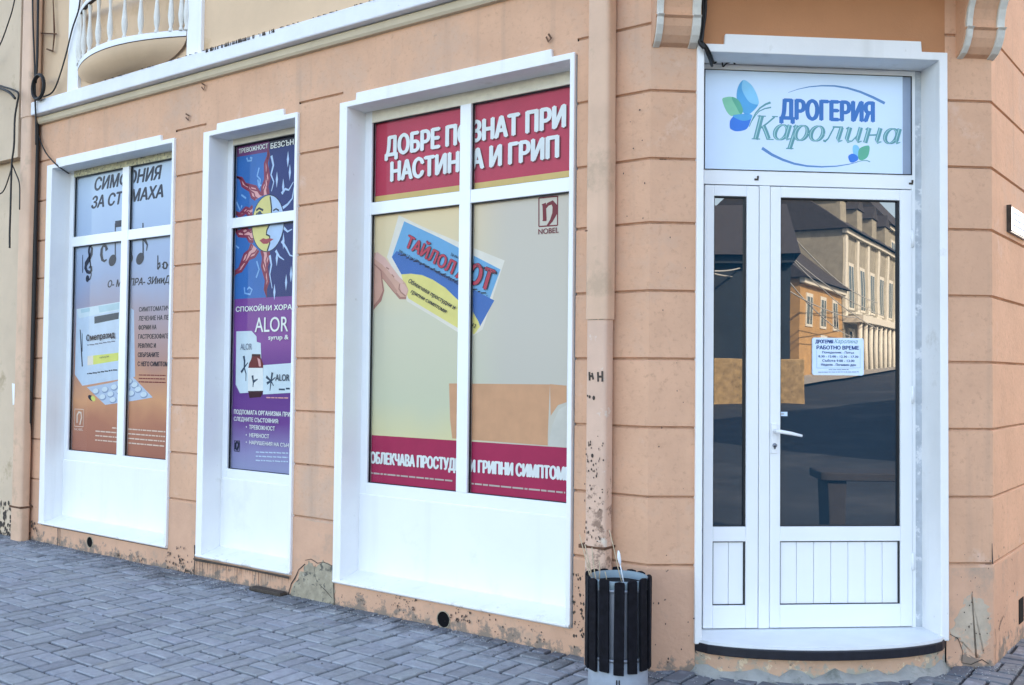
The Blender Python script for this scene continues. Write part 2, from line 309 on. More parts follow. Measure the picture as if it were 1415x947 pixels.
# concrete block paving laid in pairs, basket weave
def paver_mat():
    m = mat('concrete_paver', (.295, .31, .33), .85, .16, 26, .8, 150, stain=[((.18, .19, .205), 2.6, .57, .16), ((.36, .36, .35), 1.5, .58, .12), ((.10, .105, .12), 60, .68, .03)], spec=.3)
    n = m.node_tree.nodes; l = m.node_tree.links; bs = n['Principled BSDF']; src = bs.inputs['Base Color'].links[0].from_socket
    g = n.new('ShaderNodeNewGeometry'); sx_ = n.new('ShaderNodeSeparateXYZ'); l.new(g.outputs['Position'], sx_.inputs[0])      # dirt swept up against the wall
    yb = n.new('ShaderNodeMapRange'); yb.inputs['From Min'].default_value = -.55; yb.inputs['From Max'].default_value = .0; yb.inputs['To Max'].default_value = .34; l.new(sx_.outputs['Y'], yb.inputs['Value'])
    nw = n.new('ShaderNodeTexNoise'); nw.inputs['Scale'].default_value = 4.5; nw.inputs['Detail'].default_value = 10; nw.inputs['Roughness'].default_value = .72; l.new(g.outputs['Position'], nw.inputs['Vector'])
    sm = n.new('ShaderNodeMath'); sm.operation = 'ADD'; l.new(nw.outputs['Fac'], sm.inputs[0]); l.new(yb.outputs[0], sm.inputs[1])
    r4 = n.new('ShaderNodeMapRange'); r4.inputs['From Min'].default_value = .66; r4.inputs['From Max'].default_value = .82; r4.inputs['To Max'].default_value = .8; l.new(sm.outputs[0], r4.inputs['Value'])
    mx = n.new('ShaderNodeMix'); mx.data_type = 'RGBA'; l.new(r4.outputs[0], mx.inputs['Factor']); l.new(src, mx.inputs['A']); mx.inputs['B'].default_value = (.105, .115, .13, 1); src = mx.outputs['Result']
    at = n.new('ShaderNodeAttribute'); at.attribute_name = 'tone'
    mx = n.new('ShaderNodeMix'); mx.data_type = 'RGBA'; mx.blend_type = 'MULTIPLY'; mx.inputs['Factor'].default_value = 1
    l.new(src, mx.inputs['A']); l.new(at.outputs['Color'], mx.inputs['B']); l.new(mx.outputs['Result'], bs.inputs['Base Color']); return m
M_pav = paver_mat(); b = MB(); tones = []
def paver(x0, x1, y0, y1):
    g = random.uniform(.0055, .0115); hb = random.gauss(0, .0018); h = [hb + random.uniform(-.002, .002) for _ in range(4)]; c = .0045; z = GZ
    x0 += g; x1 -= g; y0 += g; y1 -= g; x0 += random.uniform(-.0015, .0015); y1 += random.uniform(-.0015, .0015)
    lo = [(x0, y0, z - .02), (x1, y0, z - .02), (x1, y1, z - .02), (x0, y1, z - .02)]
    md = [(p[0], p[1], z - .005 + hh) for p, hh in zip(lo, h)]
    tp = [(x0 + c, y0 + c, z + h[0]), (x1 - c, y0 + c, z + h[1]), (x1 - c, y1 - c, z + h[2]), (x0 + c, y1 - c, z + h[3])]
    b.mesh(lo + md + tp, [(8, 9, 10, 11)] + [(i, (i + 1) % 4, 4 + (i + 1) % 4, 4 + i) for i in range(4)] + [(4 + i, 4 + (i + 1) % 4, 8 + (i + 1) % 4, 8 + i) for i in range(4)], M_pav)
    t = random.choice((1, 1, .95, 1.05, .86)) * random.uniform(.93, 1.07); tones.extend([(t, t * random.uniform(.985, 1.01), t * random.uniform(.97, 1.02), 1)] * 12)
def in_build(x, y): return (x < .05 and y > .03) or (0 <= x < 1.25 and y > x * .868 + .02) or (x < 1.36 and y > 1.1)
for i in range(-56, 26):
    for j in range(-12, 60):
        x, y = -1.48 + .2 * i, -.88 + .2 * j
        if x < -11 or x > 3.5 or y < -3.15 or y > 9 or (x < 0 and y > .05) or in_build(x + .1, y + .1): continue
        if (i + j) % 2: paver(x, x + .2, y, y + .1); paver(x, x + .2, y + .1, y + .2)
        else: paver(x, x + .1, y, y + .2); paver(x + .1, x + .2, y, y + .2)
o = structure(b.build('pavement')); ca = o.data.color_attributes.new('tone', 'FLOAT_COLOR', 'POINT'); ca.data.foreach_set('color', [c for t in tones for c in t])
b = MB(); M_kerb = mat('kerb_concrete', (.33, .33, .33), .9, .15, 8, .6, 60)
for i in range(15): b.box(lambda u, o, z: Vector((u, o, z)), -12 + i * 1.04, -12 + i * 1.04 + 1.03, -3.34, -3.2, -.2, GZ + .004, M_kerb)
for i in range(16): b.box(lambda u, o, z: Vector((u, o, z)), 3.6, 3.74, -3.34 + i * 1.04, -3.34 + i * 1.04 + 1.03, -.2, GZ + .004, M_kerb)
structure(b.build('kerb', bevel=.012))
# grit and dust lying along the foot of the walls
b = MB(); M_grit = mat('pale_grit', (.36, .36, .35), .95, .35, 60); M_grit2 = mat('dark_grit', (.12, .12, .12), .95, .35, 60)
def pebble(c, r):
    vs = [Vector(c) + Vector(v) * r * random.uniform(.6, 1.2) for v in ((1, 0, 0), (-1, 0, 0), (0, 1, 0), (0, -1, 0), (0, 0, .7), (0, 0, -.5))]
    b.mesh(vs, [(0, 2, 4), (2, 1, 4), (1, 3, 4), (3, 0, 4), (2, 0, 5), (1, 2, 5), (3, 1, 5), (0, 3, 5)], random.choice((M_grit, M_grit, M_grit2)))
for k in range(2600):
    u = random.uniform(-7.5, .1); off = min(abs(random.gauss(0, .13)) + .004, 1.2)
    if random.random() < .2: off = random.uniform(0, 1.4)
    p = FL(u, off, GZ + .001); pebble(p, random.choice((.0025, .003, .004, .0045, .007)))
for k in range(500):
    u = random.uniform(.0, 2.1); off = abs(random.gauss(0, .1)) + .004; pebble(FD(u, off, GZ + .001), random.choice((.003, .004, .005)))
structure(b.build('grit'), 'stuff')

# ------------------------------------------------------------------ the pharmacy building
BLD = thing('pharmacy_building', P('D', .9, 0, GZ), 'peach stucco corner building with white framed display windows and a chamfered entrance', 'building')
def course_profile(z0, zs, ztop):
    pr = [(0, z0)]
    for z in zs: pr += [(0, z - .009), (-.012, z - .0036), (-.012, z + .0036), (0, z + .009)]
    return pr + [(0, ztop)]
def sweep(mb, path, prof, mt):
    """path: list of (point2d, outward mitre vector); thin profile (off,z) swept along it"""
    n = len(prof); vs = []
    for (x, y), (mx, my) in path: vs += [(x + mx * o, y + my * o, z) for o, z in prof]
    fl = lambda dirty: [(i * n + k, (i + 1) * n + k, (i + 1) * n + k + 1, i * n + k + 1) for i in range(len(path) - 1) for k in range(n - 1) if (prof[k][0] < 0 and prof[k + 1][0] < 0) == dirty]
    mb.mesh(vs, fl(False), mt)
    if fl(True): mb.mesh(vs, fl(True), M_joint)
nL, nD, nR = Vector((0, -1)), Vector((math.sin(AD), -math.cos(AD))), Vector((math.sin(AR), -math.cos(AR)))
def mit(a, b): m = (a + b).normalized(); return m / m.dot(a)
def p2(pl, u): v = P(pl, u, 0, 0); return (v.x, v.y)
ZT = 3.66
b = MB(); W = M_wall
pro = course_profile(JZ[0] - .02, JZ[0:9], ZT); prb = [(0, -.16), (0, JZ[0] - .02)]
piers = [[(p2('L', -6.32), nL), (p2('L', -5.925), nL)], [(p2('L', -4.09), nL), (p2('L', -3.715), nL)], [(p2('L', -2.695), nL), (p2('L', -2.27), nL)],
         [(p2('L', -.45), nL), ((0, 0), mit(nL, nD)), (p2('D', .247), nD)]]
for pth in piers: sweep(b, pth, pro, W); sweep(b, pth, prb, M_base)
for u0, u1 in ((-5.925, -4.09), (-3.715, -2.695), (-2.27, -.45)):
    b.face([FL(u0, 0, 3.232), FL(u1, 0, 3.232), FL(u1, 0, ZT), FL(u0, 0, ZT)], W)
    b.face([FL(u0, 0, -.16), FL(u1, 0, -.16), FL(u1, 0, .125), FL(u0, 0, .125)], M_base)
b.build('street_wall', BLD)
b = MB(); rp = [(p2('D', 1.588), nD), (p2('D', 1.84620385), mit(nD, nR)), (p2('R', 9), nR)]
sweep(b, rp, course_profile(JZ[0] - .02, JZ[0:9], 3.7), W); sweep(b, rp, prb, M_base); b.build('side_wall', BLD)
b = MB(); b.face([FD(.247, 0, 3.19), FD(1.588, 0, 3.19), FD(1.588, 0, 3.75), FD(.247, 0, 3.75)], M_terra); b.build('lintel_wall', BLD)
b = MB()    # solid core behind the faces
qa, qb = mit(nL, nD) * -.31, Vector(p2('D', 1.84620385)) + mit(nD, nR) * -.31
b.prism([(-6.3, .31), tuple(qa), tuple(qb), tuple(P('R', 8.9, -.31, 0).xy), (-6.3, 9)], -.16, 3.55, M_dark); b.build('core', BLD)
# upper storey: sheet wall on the street, bay over the door
b = MB(); b.prism([(-6.3, .001), (.0, .001), tuple(P('D', 1.846, .0, 0).xy), tuple(P('R', 9, 0, 0).xy), (-6.3, 9.2)], 3.84, 8.6, M_upper)
b.prism([(-6.3, .02), (.0, .02), tuple(P('D', 1.846, -.02, 0).xy), tuple(P('R', 9, -.02, 0).xy), (-6.3, 9.2)], 3.64, 3.84, M_wall); b.build('upper_wall', BLD)
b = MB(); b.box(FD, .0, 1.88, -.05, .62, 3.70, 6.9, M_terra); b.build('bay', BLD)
b = MB(); b.prism([(-6.45, -.35), (.1, -.4), tuple(P('D', 1.9, .35, 0).xy), tuple(P('R', 9.1, .35, 0).xy), (-6.45, 9.4)], 8.6, 8.85, M_cornice)
M_roof = mat('red_roof_tile', (.25, .10, .06), .85, .2, 5, .6, 20)
b.mesh([(-6.6, -.5, 8.85), (1.2, -.5, 8.85), (2, 1, 8.85), (2, 9.6, 8.85), (-6.6, 9.6, 8.85), (-3, 4.2, 10.6), (-1, 4.4, 10.6)], [(0, 1, 6, 5), (1, 2, 6), (2, 3, 6), (3, 4, 5, 6), (4, 0, 5)], M_roof); b.build('roof', BLD)
# cornice between the storeys
b = MB(); b.prof(FL, [(-.02, 3.635), (.028, 3.640), (.040, 3.655), (.046, 3.695), (.03, 3.70), (-.02, 3.70)], -6.23, -.04, M_band); b.build('cornice_band', BLD)
b = MB(); b.prof(FL, [(-.02, 3.700), (.098, 3.705), (.102, 3.712), (.102, 3.812), (.094, 3.822), (-.02, 3.838)], -6.23, -.04, M_cornice); b.build('cornice', BLD)
# pilasters and balcony over the first window
b = MB(); 
for u0, u1 in ((-5.62, -5.455), (-3.94, -3.765)):
    b = MB(); b.box(FL, u0, u1, -.01, .028, 3.825, 6.6, M_trim); b.build('pilaster', BLD, bevel=.004)
uc, hw, bul = -4.698, .757, .19
def arc(t, s=1., db=0.): return (uc - hw * math.cos(t) * s, (bul + db) * (1 - math.cos(t) ** 2) * s + .03)
TH = [math.pi * i / 28 for i in range(29)]
BAL = MB(); top = [FL(*arc(t), 4.055) for t in TH]; bot = [FL(*arc(t), 4.012) for t in TH]; top2 = [FL(*arc(t, .97), 4.062) for t in TH]
BAL.mesh(top + bot + top2, [(i, i + 1, 29 + i + 1, 29 + i) for i in range(28)] + [(58 + i, 58 + i + 1, i + 1, i) for i in range(28)] + [tuple(range(86, 57, -1))], M_cornice, True)
BALo = BAL.build('balcony', BLD)
b = MB(); a1 = [FL(*arc(t, 1.003), 4.0125) for t in TH]; a2 = [FL(*arc(t, .985), 4.003) for t in TH]
b.mesh(a1 + a2, [(i, i + 1, 30 + i, 29 + i) for i in range(28)], M_flake); b.build('rim_dark_band', BALo)  # thin dark band beneath the slab rim
b = MB(); N = 10; rows = []
for k in range(N + 1):
    q = k / N; s_ = math.cos(q * math.pi / 2 * .94); rows.append([FL(uc - hw * math.cos(t) * (.2 + .8 * s_) + .0, bul * math.sin(t) ** 2 * s_ + .004 + .026 * s_, 4.004 - .165 * math.sin(q * math.pi / 2)) for t in TH])
b.mesh([v for r_ in rows for v in r_], [(k * 29 + i, k * 29 + i + 1, (k + 1) * 29 + i + 1, (k + 1) * 29 + i) for k in range(N) for i in range(28)], M_upper, True); b.build('shell', BALo)
bprof = [(.017, 0), (.017, .02), (.011, .03), (.02, .07), (.024, .12), (.018, .19), (.012, .26), (.011, .30), (.015, .355), (.017, .37), (.017, .40)]
b0 = None; M_balu = mat('chalky_white_baluster', (.70, .68, .62), .7, .08, 12, .3, 60, stain=((.3, .26, .2), 20, .68, .04))
for k in range(13):
    t = math.pi * (.03 + .94 * k / 12); u, of = arc(t); of = of * .9 + .0; p = FL(u * 1 if k else u, of, 4.056)
    if b0 is None:
        b = MB(); b.lathe((0, 0, 0), bprof, M_balu, 12); b0 = b.build('baluster', BALo); b0.location = p
    else: c = b0.copy(); col.objects.link(c); c.location = p
b = MB(); r1 = [FL(*arc(t, 1.0, .01), 4.49) for t in TH]; r2 = [FL(*arc(t, 1.0, .01), 4.452) for t in TH]; r3 = [FL(*arc(t, .9), 4.452) for t in TH]; r4 = [FL(*arc(t, .9), 4.495) for t in TH]
b.mesh(r1 + r2 + r3 + r4, [(j * 29 + i, j * 29 + i + 1, ((j + 1) % 4) * 29 + i + 1, ((j + 1) % 4) * 29 + i) for j in range(4) for i in range(28)], M_cornice, True); b.build('rail', BALo)
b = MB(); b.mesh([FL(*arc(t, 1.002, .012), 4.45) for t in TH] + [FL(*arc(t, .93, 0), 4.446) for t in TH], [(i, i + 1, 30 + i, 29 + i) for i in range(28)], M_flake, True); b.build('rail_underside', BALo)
# consoles beside the entrance
lowc = [(-.03, 3.185), (.004, 3.187), (.045, 3.205), (.075, 3.235), (.098, 3.275), (.108, 3.312), (.125, 3.322)]
upc = [(.100, 3.330), (.104, 3.37), (.118, 3.42), (.145, 3.47), (.185, 3.52), (.24, 3.57), (.30, 3.60), (.30, 3.72), (-.03, 3.72)]
for (u0, u1, sw) in ((.0, .238, .044), (1.645, 1.862, .042)):
    b = MB(); b.prof(FD, [(o - .014, z) for o, z in lowc] + [(o - .014, z) for o, z in upc[:-1]] + [(-.03, 3.72)], u0 + sw, u1 - sw, M_wall)
    b.prof(FD, [(o - .016, z) for o, z in lowc] + [(o - .016, z) for o, z in upc[:-1]] + [(-.03, 3.72)], u0 + .004, u0 + sw, M_wall)
    c = b.build('corbel', BLD)
    for v0, v1 in ((u0 + .010, u0 + sw), (u1 - sw, u1)):
        b = MB(); b.prof(FD, lowc + upc[:-1] + [(-.03, 3.72)], v0, v1, M_corb_w); b.build('moulding', c, bevel=.003)

# ------------------------------------------------------------------ display windows
def ushape(u0, u1, z0, z1, w0, w1, wt, s0, s1, st):
    """plaster surround: outer outline with shouldered head, open at the foot"""
    return [(u0, z0), (u0 - w0, z0), (u0 - w0, z1 + wt), (s0, z1 + wt), (s0 + .004, z1 + wt + st), (s1 - .004, z1 + wt + st), (s1, z1 + wt), (u1 + w1, z1 + wt), (u1 + w1, z0), (u1, z0), (u1, z1), (u0, z1)]
def display_window(u0, u1, z0, z1, w0, w1, s0, s1, gz0, gz1, tz0, tz1, mul, st, topmat, label):
    b = MB(); b.ext(FL, ushape(u0, u1, z0, z1, w0, w1, .036, s0, s1, .045), -.24, .020, M_trim)
    W_ = b.build('display_window', BLD, bevel=.004, label=label)
    b = MB(); b.prof(FL, [(-.24, z0 - .03), (.012, z0 - .022), (.026, z0 - .012), (.026, z0), (-.139, z0 + .045), (-.24, z0 + .045)], u0 - w0 + .004, u1 + w1 - .004, M_trim); b.build('sill', W_, bevel=.003)
    b = MB(); b.box(FL, u0 - .002, u1 + .002, -.22, -.142, z0 + .03, .688, M_white); b.build('base_panel', W_, bevel=.006)
    b = MB(); F0, F1 = -.20, -.15
    b.box(FL, u0 - .002, u0 + st, F0, F1, .686, z1, M_pvc); b.box(FL, u1 - st, u1 + .002, F0, F1, .686, z1, M_pvc)
    b.box(FL, u0 + st, u1 - st, F0, F1 + .001, .686, gz0, M_pvc)
    if mul:
        b.box(FL, mul[0], mul[1], F0, F1 + .003, gz0, gz1, M_pvc)
        b.box(FL, u0 + st, mul[0], F0, F1, tz0, tz1, M_pvc); b.box(FL, mul[1], u1 - st, F0, F1, tz0, tz1, M_pvc)
    else: b.box(FL, u0 + st, u1 - st, F0, F1, tz0, tz1, M_pvc)
    b.build('frame', W_, bevel=.003)
    b = MB(); b.box(FL, u0 + st, u1 - st, F0, F1 - .001, gz1, z1 + .003, topmat); b.build('head_strip', W_)
    b = MB(); xs_ = [u0 + st] + (list(mul) if mul else []) + [u1 - st]
    for i in range(0, len(xs_), 2):
        for a, c in ((gz0, tz0), (tz1, gz1)):
            for (p, q, r_, t_) in ((xs_[i], xs_[i] + .005, a, c), (xs_[i + 1] - .005, xs_[i + 1], a, c), (xs_[i] + .005, xs_[i + 1] - .005, a, a + .004), (xs_[i] + .005, xs_[i + 1] - .005, c - .005, c)):
                b.box(FL, p, q, -.178, -.164, r_, t_, M_black)
    b.build('gasket', W_)
    b = MB()
    for i in range(0, len(xs_), 2):
        for a, c in ((gz0, tz0), (tz1, gz1)): b.face([FL(xs_[i], -.170, a), FL(xs_[i + 1], -.170, a), FL(xs_[i + 1], -.170, c), FL(xs_[i], -.170, c)], GL)
    b.build('pane', W_)
    b = MB(); b.box(FL, u0 - .002, u1 + .002, -.30, -.215, .60, z1 + .03, M_dark); b.build('backing', W_)
display_window(-5.85, -4.11, .155, 3.222, .085, .026, -5.79, -4.255, .772, 3.168, 2.553, 2.638, (-5.037, -4.942), .056, M_foam, 'left display window with omeprazole poster and crumbling foam at its head')
display_window(-3.652, -2.715, .135, 3.212, .072, .026, -3.57, -2.832, .757, 3.166, 2.545, 2.62, None, .056, M_cream, 'narrow middle display window with sun and moon poster')
display_window(-2.212, -.487, .142, 3.208, .070, .030, -2.135, -.607, .762, 3.132, 2.52, 2.601, (-1.396, -1.311), .060, M_cream, 'wide right display window with red and yellow cold remedy poster')

# ------------------------------------------------------------------ entrance
b = MB(); b.ext(FD, ushape(.278, 1.548, .118, 3.17, .036, .045, .042, .385, 1.452, .055), -.26, .020, M_trim); b.build('door_surround', BLD, bevel=.004)
b = MB(); DF0, DF1 = -.235, -.17                          # fixed frame
b.box(FD, .277, .332, DF0, DF1, .138, 3.168, M_pvc); b.box(FD, 1.490, 1.511, DF0, DF1, .138, 3.168, M_pvc)
b.box(FD, .332, 1.490, DF0, DF1, 2.516, 2.594, M_pvc); b.box(FD, .332, 1.490, DF0, DF1, 3.138, 3.168, M_pvc)
DOOR = b.build('entrance_door', BLD, bevel=.003, label='white two leaf glazed door with lower panels')
b = MB(); b.box(FD, 1.511, 1.549, DF0, -.176, .13, 3.168, M_caulk); b.build('caulking', DOOR)
def leaf(name, u0, u1, g0, g1, mid):
    b = MB(); a0, a1 = -.225, -.163
    b.box(FD, u0, g0, a0, a1, .148, 2.510, M_pvc); b.box(FD, g1, u1, a0, a1, .148, 2.510, M_pvc)
    b.box(FD, g0, g1, a0, a1, 2.452, 2.510, M_pvc); b.box(FD, g0, g1, a0, a1, .606, .684, M_pvc); b.box(FD, g0, g1, a0, a1, .148, .268, M_pvc)
    lf = b.build(name, DOOR, bevel=.003)
    b = MB()
    for z0, z1 in ((.684, 2.452), (.268, .606)):
        t = .006
        for (p, q, r_, s_) in ((g0, g0 + t, z0, z1), (g1 - t * 1.7, g1, z0, z1), (g0 + t, g1 - t * 1.7, z0, z0 + t * .8), (g0 + t, g1 - t * 1.7, z1 - t, z1)): b.box(FD, p, q, -.20, -.174, r_, s_, M_black)
    b.build('gasket', DOOR)
    b = MB(); b.box(FD, g0 + .001, g1 - .001, -.205, -.188, .683, 2.453, M_glassdark); b.build('pane', DOOR)
    b = MB(); n = mid; wv = (g1 - g0) / n
    for i in range(n): b.box(FD, g0 + i * wv + .0012, g0 + (i + 1) * wv - .0012, -.205, -.179, .267, .607, M_pvc)
    b.build('lower_panel', DOOR, bevel=.002)
leaf('side_leaf', .336, .633, .387, .566, 2); leaf('main_leaf', .697, 1.487, .754, 1.421, 7)
b = MB(); b.box(FD, .636, .694, -.225, -.160, .146, 2.512, M_pvc); b.build('centre_post', DOOR, bevel=.003)
b = MB(); b.box(FD, .332, 1.49, -.232, -.19, .138, 2.516, M_black); b.build('rebate', DOOR)
b = MB(); b.box(FD, .702, .735, -.163, -.154, 1.075, 1.235, M_white); hp = [FD(.719, -.154, 1.195), FD(.719, -.115, 1.195), FD(.735, -.104, 1.194), FD(.79, -.104, 1.185), FD(.852, -.108, 1.172)]
b.tube(hp, [.010, .010, .0105, .010, .007], M_white, 10); b.build('handle', DOOR, bevel=.002)
b = MB(); b.tube([FD(.719, -.155, 1.118), FD(.719, -.149, 1.118)], .012, M_zinc, 12); b.box(FD, .716, .722, -.150, -.1485, 1.098, 1.118, M_dark); b.build('lock', DOOR)
b = MB(); b.flat(FD, [(0.752,1.2960),(0.801,1.2960),(0.801,1.2730),(0.752,1.2730)], -.1865, M_film); b.flat(FD, [(0.761,1.2890),(0.783,1.2900),(0.783,1.2800),(0.761,1.2790)], -.1865, M_caulk); b.build('sticker', DOOR)
for uu in (.62, 1.485):
    b = MB(); b.box(FD, uu - .011, uu + .011, -.171, -.166, 2.542, 2.552, M_flake); b.box(FD, uu + .004, uu + .012, -.171, -.164, 2.552, 2.566, M_flake); b.build('catch', DOOR)
for zz_ in (.45, 1.35, 2.2):
    b = MB(); b.tube([FD(1.489, -.160, zz_), FD(1.489, -.160, zz_ + .09)], .008, M_pvc, 10); b.build('hinge', DOOR)
# curved step
n = 24; pts = []
def step_out(d, ins=0.): return [P('D', .240 + ins + (1.350 - 2 * ins) * i / n, -.02 + (d + .02 - ins) * (1 - (2 * i / n - 1) ** 2) ** .62 + .012, 0) for i in range(n + 1)]
def slab(mb, out, back, z0, z1, mt): xy = [tuple(v.xy) for v in out] + [tuple(P('D', 1.585, back, 0).xy), tuple(P('D', .245, back, 0).xy)]; mb.prism(xy, z0, z1, mt)
b = MB(); slab(b, step_out(.185, .004), -.235, .126, .142, M_step); ST = b.build('door_step', BLD)
b = MB(); slab(b, step_out(.20), -.1, .080, .1265, M_edge); b.build('edging', ST, bevel=.004)
b = MB(); slab(b, step_out(.165, .006), -.1, -.16, .081, M_riser); b.build('riser', ST)
b = MB(); M_apron = mat('cement_apron', (.34, .34, .31), .95, .2, 7, .9, 40, stain=[((.20, .21, .18), 6, .52, .1), ((.50, .40, .30), 11, .63, .05)])
xo = step_out(.205, -.01); xi = step_out(.163, .004); rg = random.Random(9); zc_ = [GZ + .030 + .018 * math.sin(i * 1.7) + rg.uniform(-.012, .012) for i in range(n + 1)]
b.mesh([(v.x, v.y, GZ - .01) for v in step_out(.235, -.03)] + [(v.x, v.y, GZ + .006 + rg.uniform(-.003, .003)) for v in xo] + [(v.x, v.y, z) for v, z in zip(xi, zc_)], [(k * (n + 1) + i, k * (n + 1) + i + 1, (k + 1) * (n + 1) + i + 1, (k + 1) * (n + 1) + i) for k in range(2) for i in range(n)], M_apron, True); b.build('cement_apron', ST)

# damaged plaster, vents, drip stains
def blob(fr, pts, off, thick, mt, name, jitter=.01, sub=4, seed=1):
    rnd = random.Random(seed); out = []
    for i in range(len(pts)):
        a, c = pts[i], pts[(i + 1) % len(pts)]
        for k in range(sub): f = k / sub; out.append((a[0] + (c[0] - a[0]) * f + rnd.uniform(-jitter, jitter), a[1] + (c[1] - a[1]) * f + rnd.uniform(-jitter, jitter)))
    b = MB(); b.ext(fr, out, off - .02, off + thick, mt); return b.build(name, BLD)
blob(FL, [(-2.72, -.03), (-2.66, .07), (-2.60, .14), (-2.52, .235), (-2.46, .20), (-2.40, .245), (-2.30, .225), (-2.278, .10), (-2.275, -.03)], 0, .0035, M_concrete, 'bare_plaster_patch', .012)
b = MB()
for (pa, wd) in (([(-2.72, -.02), (-2.69, .06), (-2.655, .10), (-2.62, .16), (-2.56, .205)], .012), ([(-2.56, .23), (-2.50, .245), (-2.44, .225), (-2.38, .24), (-2.30, .225)], .007), ([(-2.283, .34), (-2.279, .2), (-2.285, .1), (-2.276, -.02)], .013), ([(-2.46, .21), (-2.47, .16), (-2.44, .10)], .006), ([(-2.42, .09), (-2.36, .06), (-2.30, .02)], .008)): b.ribbon(FL, pa, [wd * .7 * random.uniform(.5, 1.2) for _ in pa], .004, M_flake)
b.build('crack', BLD)
blob(FD, [(1.60, .13), (1.66, .12), (1.68, .05), (1.74, .03), (1.80, .05), (1.835, .18), (1.82, .30), (1.72, .36), (1.65, .26)], 0, .0015, mat('grey_green_damp_plaster', (.46, .37, .28), .95, .2, 8, .8, 50, stain=[((.60, .38, .26), 9, .5, .08), ((.34, .33, .27), 5, .58, .12)]), 'damp_patch', .016, sub=9, seed=4)
b = MB()
for pa, wd in (([(1.605, .15), (1.65, .125), (1.675, .06), (1.67, .0), (1.72, -.01), (1.78, .015), (1.82, -.01)], .008), ([(1.838, .62), (1.840, .52), (1.843, .513)], .010), ([(1.80, .512), (1.845, .513)], .010)): b.ribbon(FD, pa, [wd * .6 * random.uniform(.4, 1.2) for _ in pa], .003, M_flake)
for pa, wd in (([(.02, .17), (.05, .09), (.02, .03), (.04, -.02)], .008), ([(.10, .15), (.16, .18), (.22, .20)], .01), ([(.13, .12), (.135, -.02)], .007)): b.ribbon(FRt, pa, [wd * .6 * random.uniform(.4, 1.2) for _ in pa], .003, M_flake)
b.build('crack', BLD)
def vent(fr, u, z, r, deep, label=None):
    b = MB(); sg = 20; ring = lambda rr, o: [fr(u + rr * math.cos(2 * math.pi * k / sg), o, z + rr * math.sin(2 * math.pi * k / sg)) for k in range(sg)]
    vs_ = ring(r * 1.1, -.005) + ring(r * 1.1, .005) + ring(r, .005) + ring(r * .96, -.004); b.mesh(vs_, [(j * sg + k, j * sg + (k + 1) % sg, (j + 1) * sg + (k + 1) % sg, (j + 1) * sg + k) for j in range(3) for k in range(sg)], M_concrete, True)
    o = b.build('vent', BLD); b = MB(); b.face(ring(r * .98, .0022), M_dark); b.build('hole', o)
vent(FL, -5.15, .062, .042, .03); vent(FL, -1.355, .028, .047, .03)
b = MB(); b.box(FRt, .62, .74, -.02, .004, .075, .215, M_dark); b.build('air_brick', BLD)
b = MB(); rnd = random.Random(3)
def chips(fr, u0, u1, z0, z1, n, smin, smax, mt=M_flake, bias=1.):
    for _ in range(n):
        u = rnd.uniform(u0, u1); z = z0 + (z1 - z0) * rnd.random() ** bias; s_ = rnd.uniform(smin, smax); k = rnd.randint(5, 7); a0 = rnd.random() * 6
        b.flat(fr, [(u + s_ * rnd.uniform(.4, 1) * math.cos(a0 + 6.283 * i / k), z + s_ * rnd.uniform(.5, 1.5) * math.sin(a0 + 6.283 * i / k)) for i in range(k)], .0008, mt)
chips(FL, -.455, -.38, .08, .42, 40, .003, .010); chips(FL, -.44, -.3, .0, .2, 14, .003, .008)
chips(FL, -2.22, -.5, .0, .11, 60, .002, .007); chips(FL, -1.75, -1.55, .02, .12, 30, .002, .007); chips(FL, -1.3, -1.15, .03, .13, 24, .003, .009)
chips(FL, -4.1, -3.72, -.02, .12, 46, .004, .013, bias=1.6); chips(FL, -4.9, -4.2, -.02, .03, 26, .003, .01); chips(FL, -3.98, -3.86, .1, .2, 6, .003, .008); chips(FL, -6.1, -5.95, .02, .16, 16, .006, .015)
chips(FD, .02, .24, .0, .35, 10, .002, .006); chips(FD, .03, .23, .5, 3.1, 12, .002, .005); chips(FL, -.2, 0, 2.2, 2.9, 8, .003, .008)
chips(FD, 1.62, 1.84, .05, .6, 26, .002, .006); chips(FRt, .02, 1, .05, .6, 30, .003, .01)
for i in range(34):                                   # rusty runs below the sill of the narrow window
    u = -3.70 + .99 * i / 33 + rnd.uniform(-.01, .01); h = rnd.choice((.03, .05, .04, .09, .12)); w_ = rnd.uniform(.003, .008)
    b.ribbon(FL, [(u, .103), (u + rnd.uniform(-.002, .002), .103 - h * .5), (u, .103 - h)], [w_, w_ * .8, w_ * .2], .0008, rnd.choice((M_flake, M_rust)))
b.ribbon(FL, [(-3.725, .095), (-3.3, .1), (-2.70, .098)], [.02, .012, .016], .0008, M_flake)
for (u, z0, z1) in ((-5.62, -.02, .13), (-3.735, -.02, .2)): b.ribbon(FL, [(u, z1), (u + .004, (z0 + z1) / 2), (u - .002, z0)], [.016, .012, .014], .0008, M_flake)
for (pl, lst) in ((FL, [(-0.634,3.379),(-0.614,3.350),(-0.633,3.334),(-0.648,3.365)]), (FL, [(-3.951,3.423),(-3.905,3.399),(-3.913,3.367),(-3.950,3.395)]), (FL, [(-3.762,3.624),(-3.718,3.600),(-3.735,3.570),(-3.762,3.596)])):
    b.ribbon(pl, lst, .012, .0008, M_rust)
for u in [-.02 - i * .006 for i in range(14)]: pass
structure(b.build('peeling_spots', BLD), 'stuff')
b = MB(); rnd = random.Random(11)                      # soot along the top edge of the cornice
for i in range(90):
    u = -3.6 + .75 * rnd.random() ** 1.5; b.flat(FL, [(u, 3.80), (u + rnd.uniform(.004, .012), 3.80), (u + .006, 3.822 + rnd.uniform(.0, .01)), (u, 3.822)], .1035, M_flake)
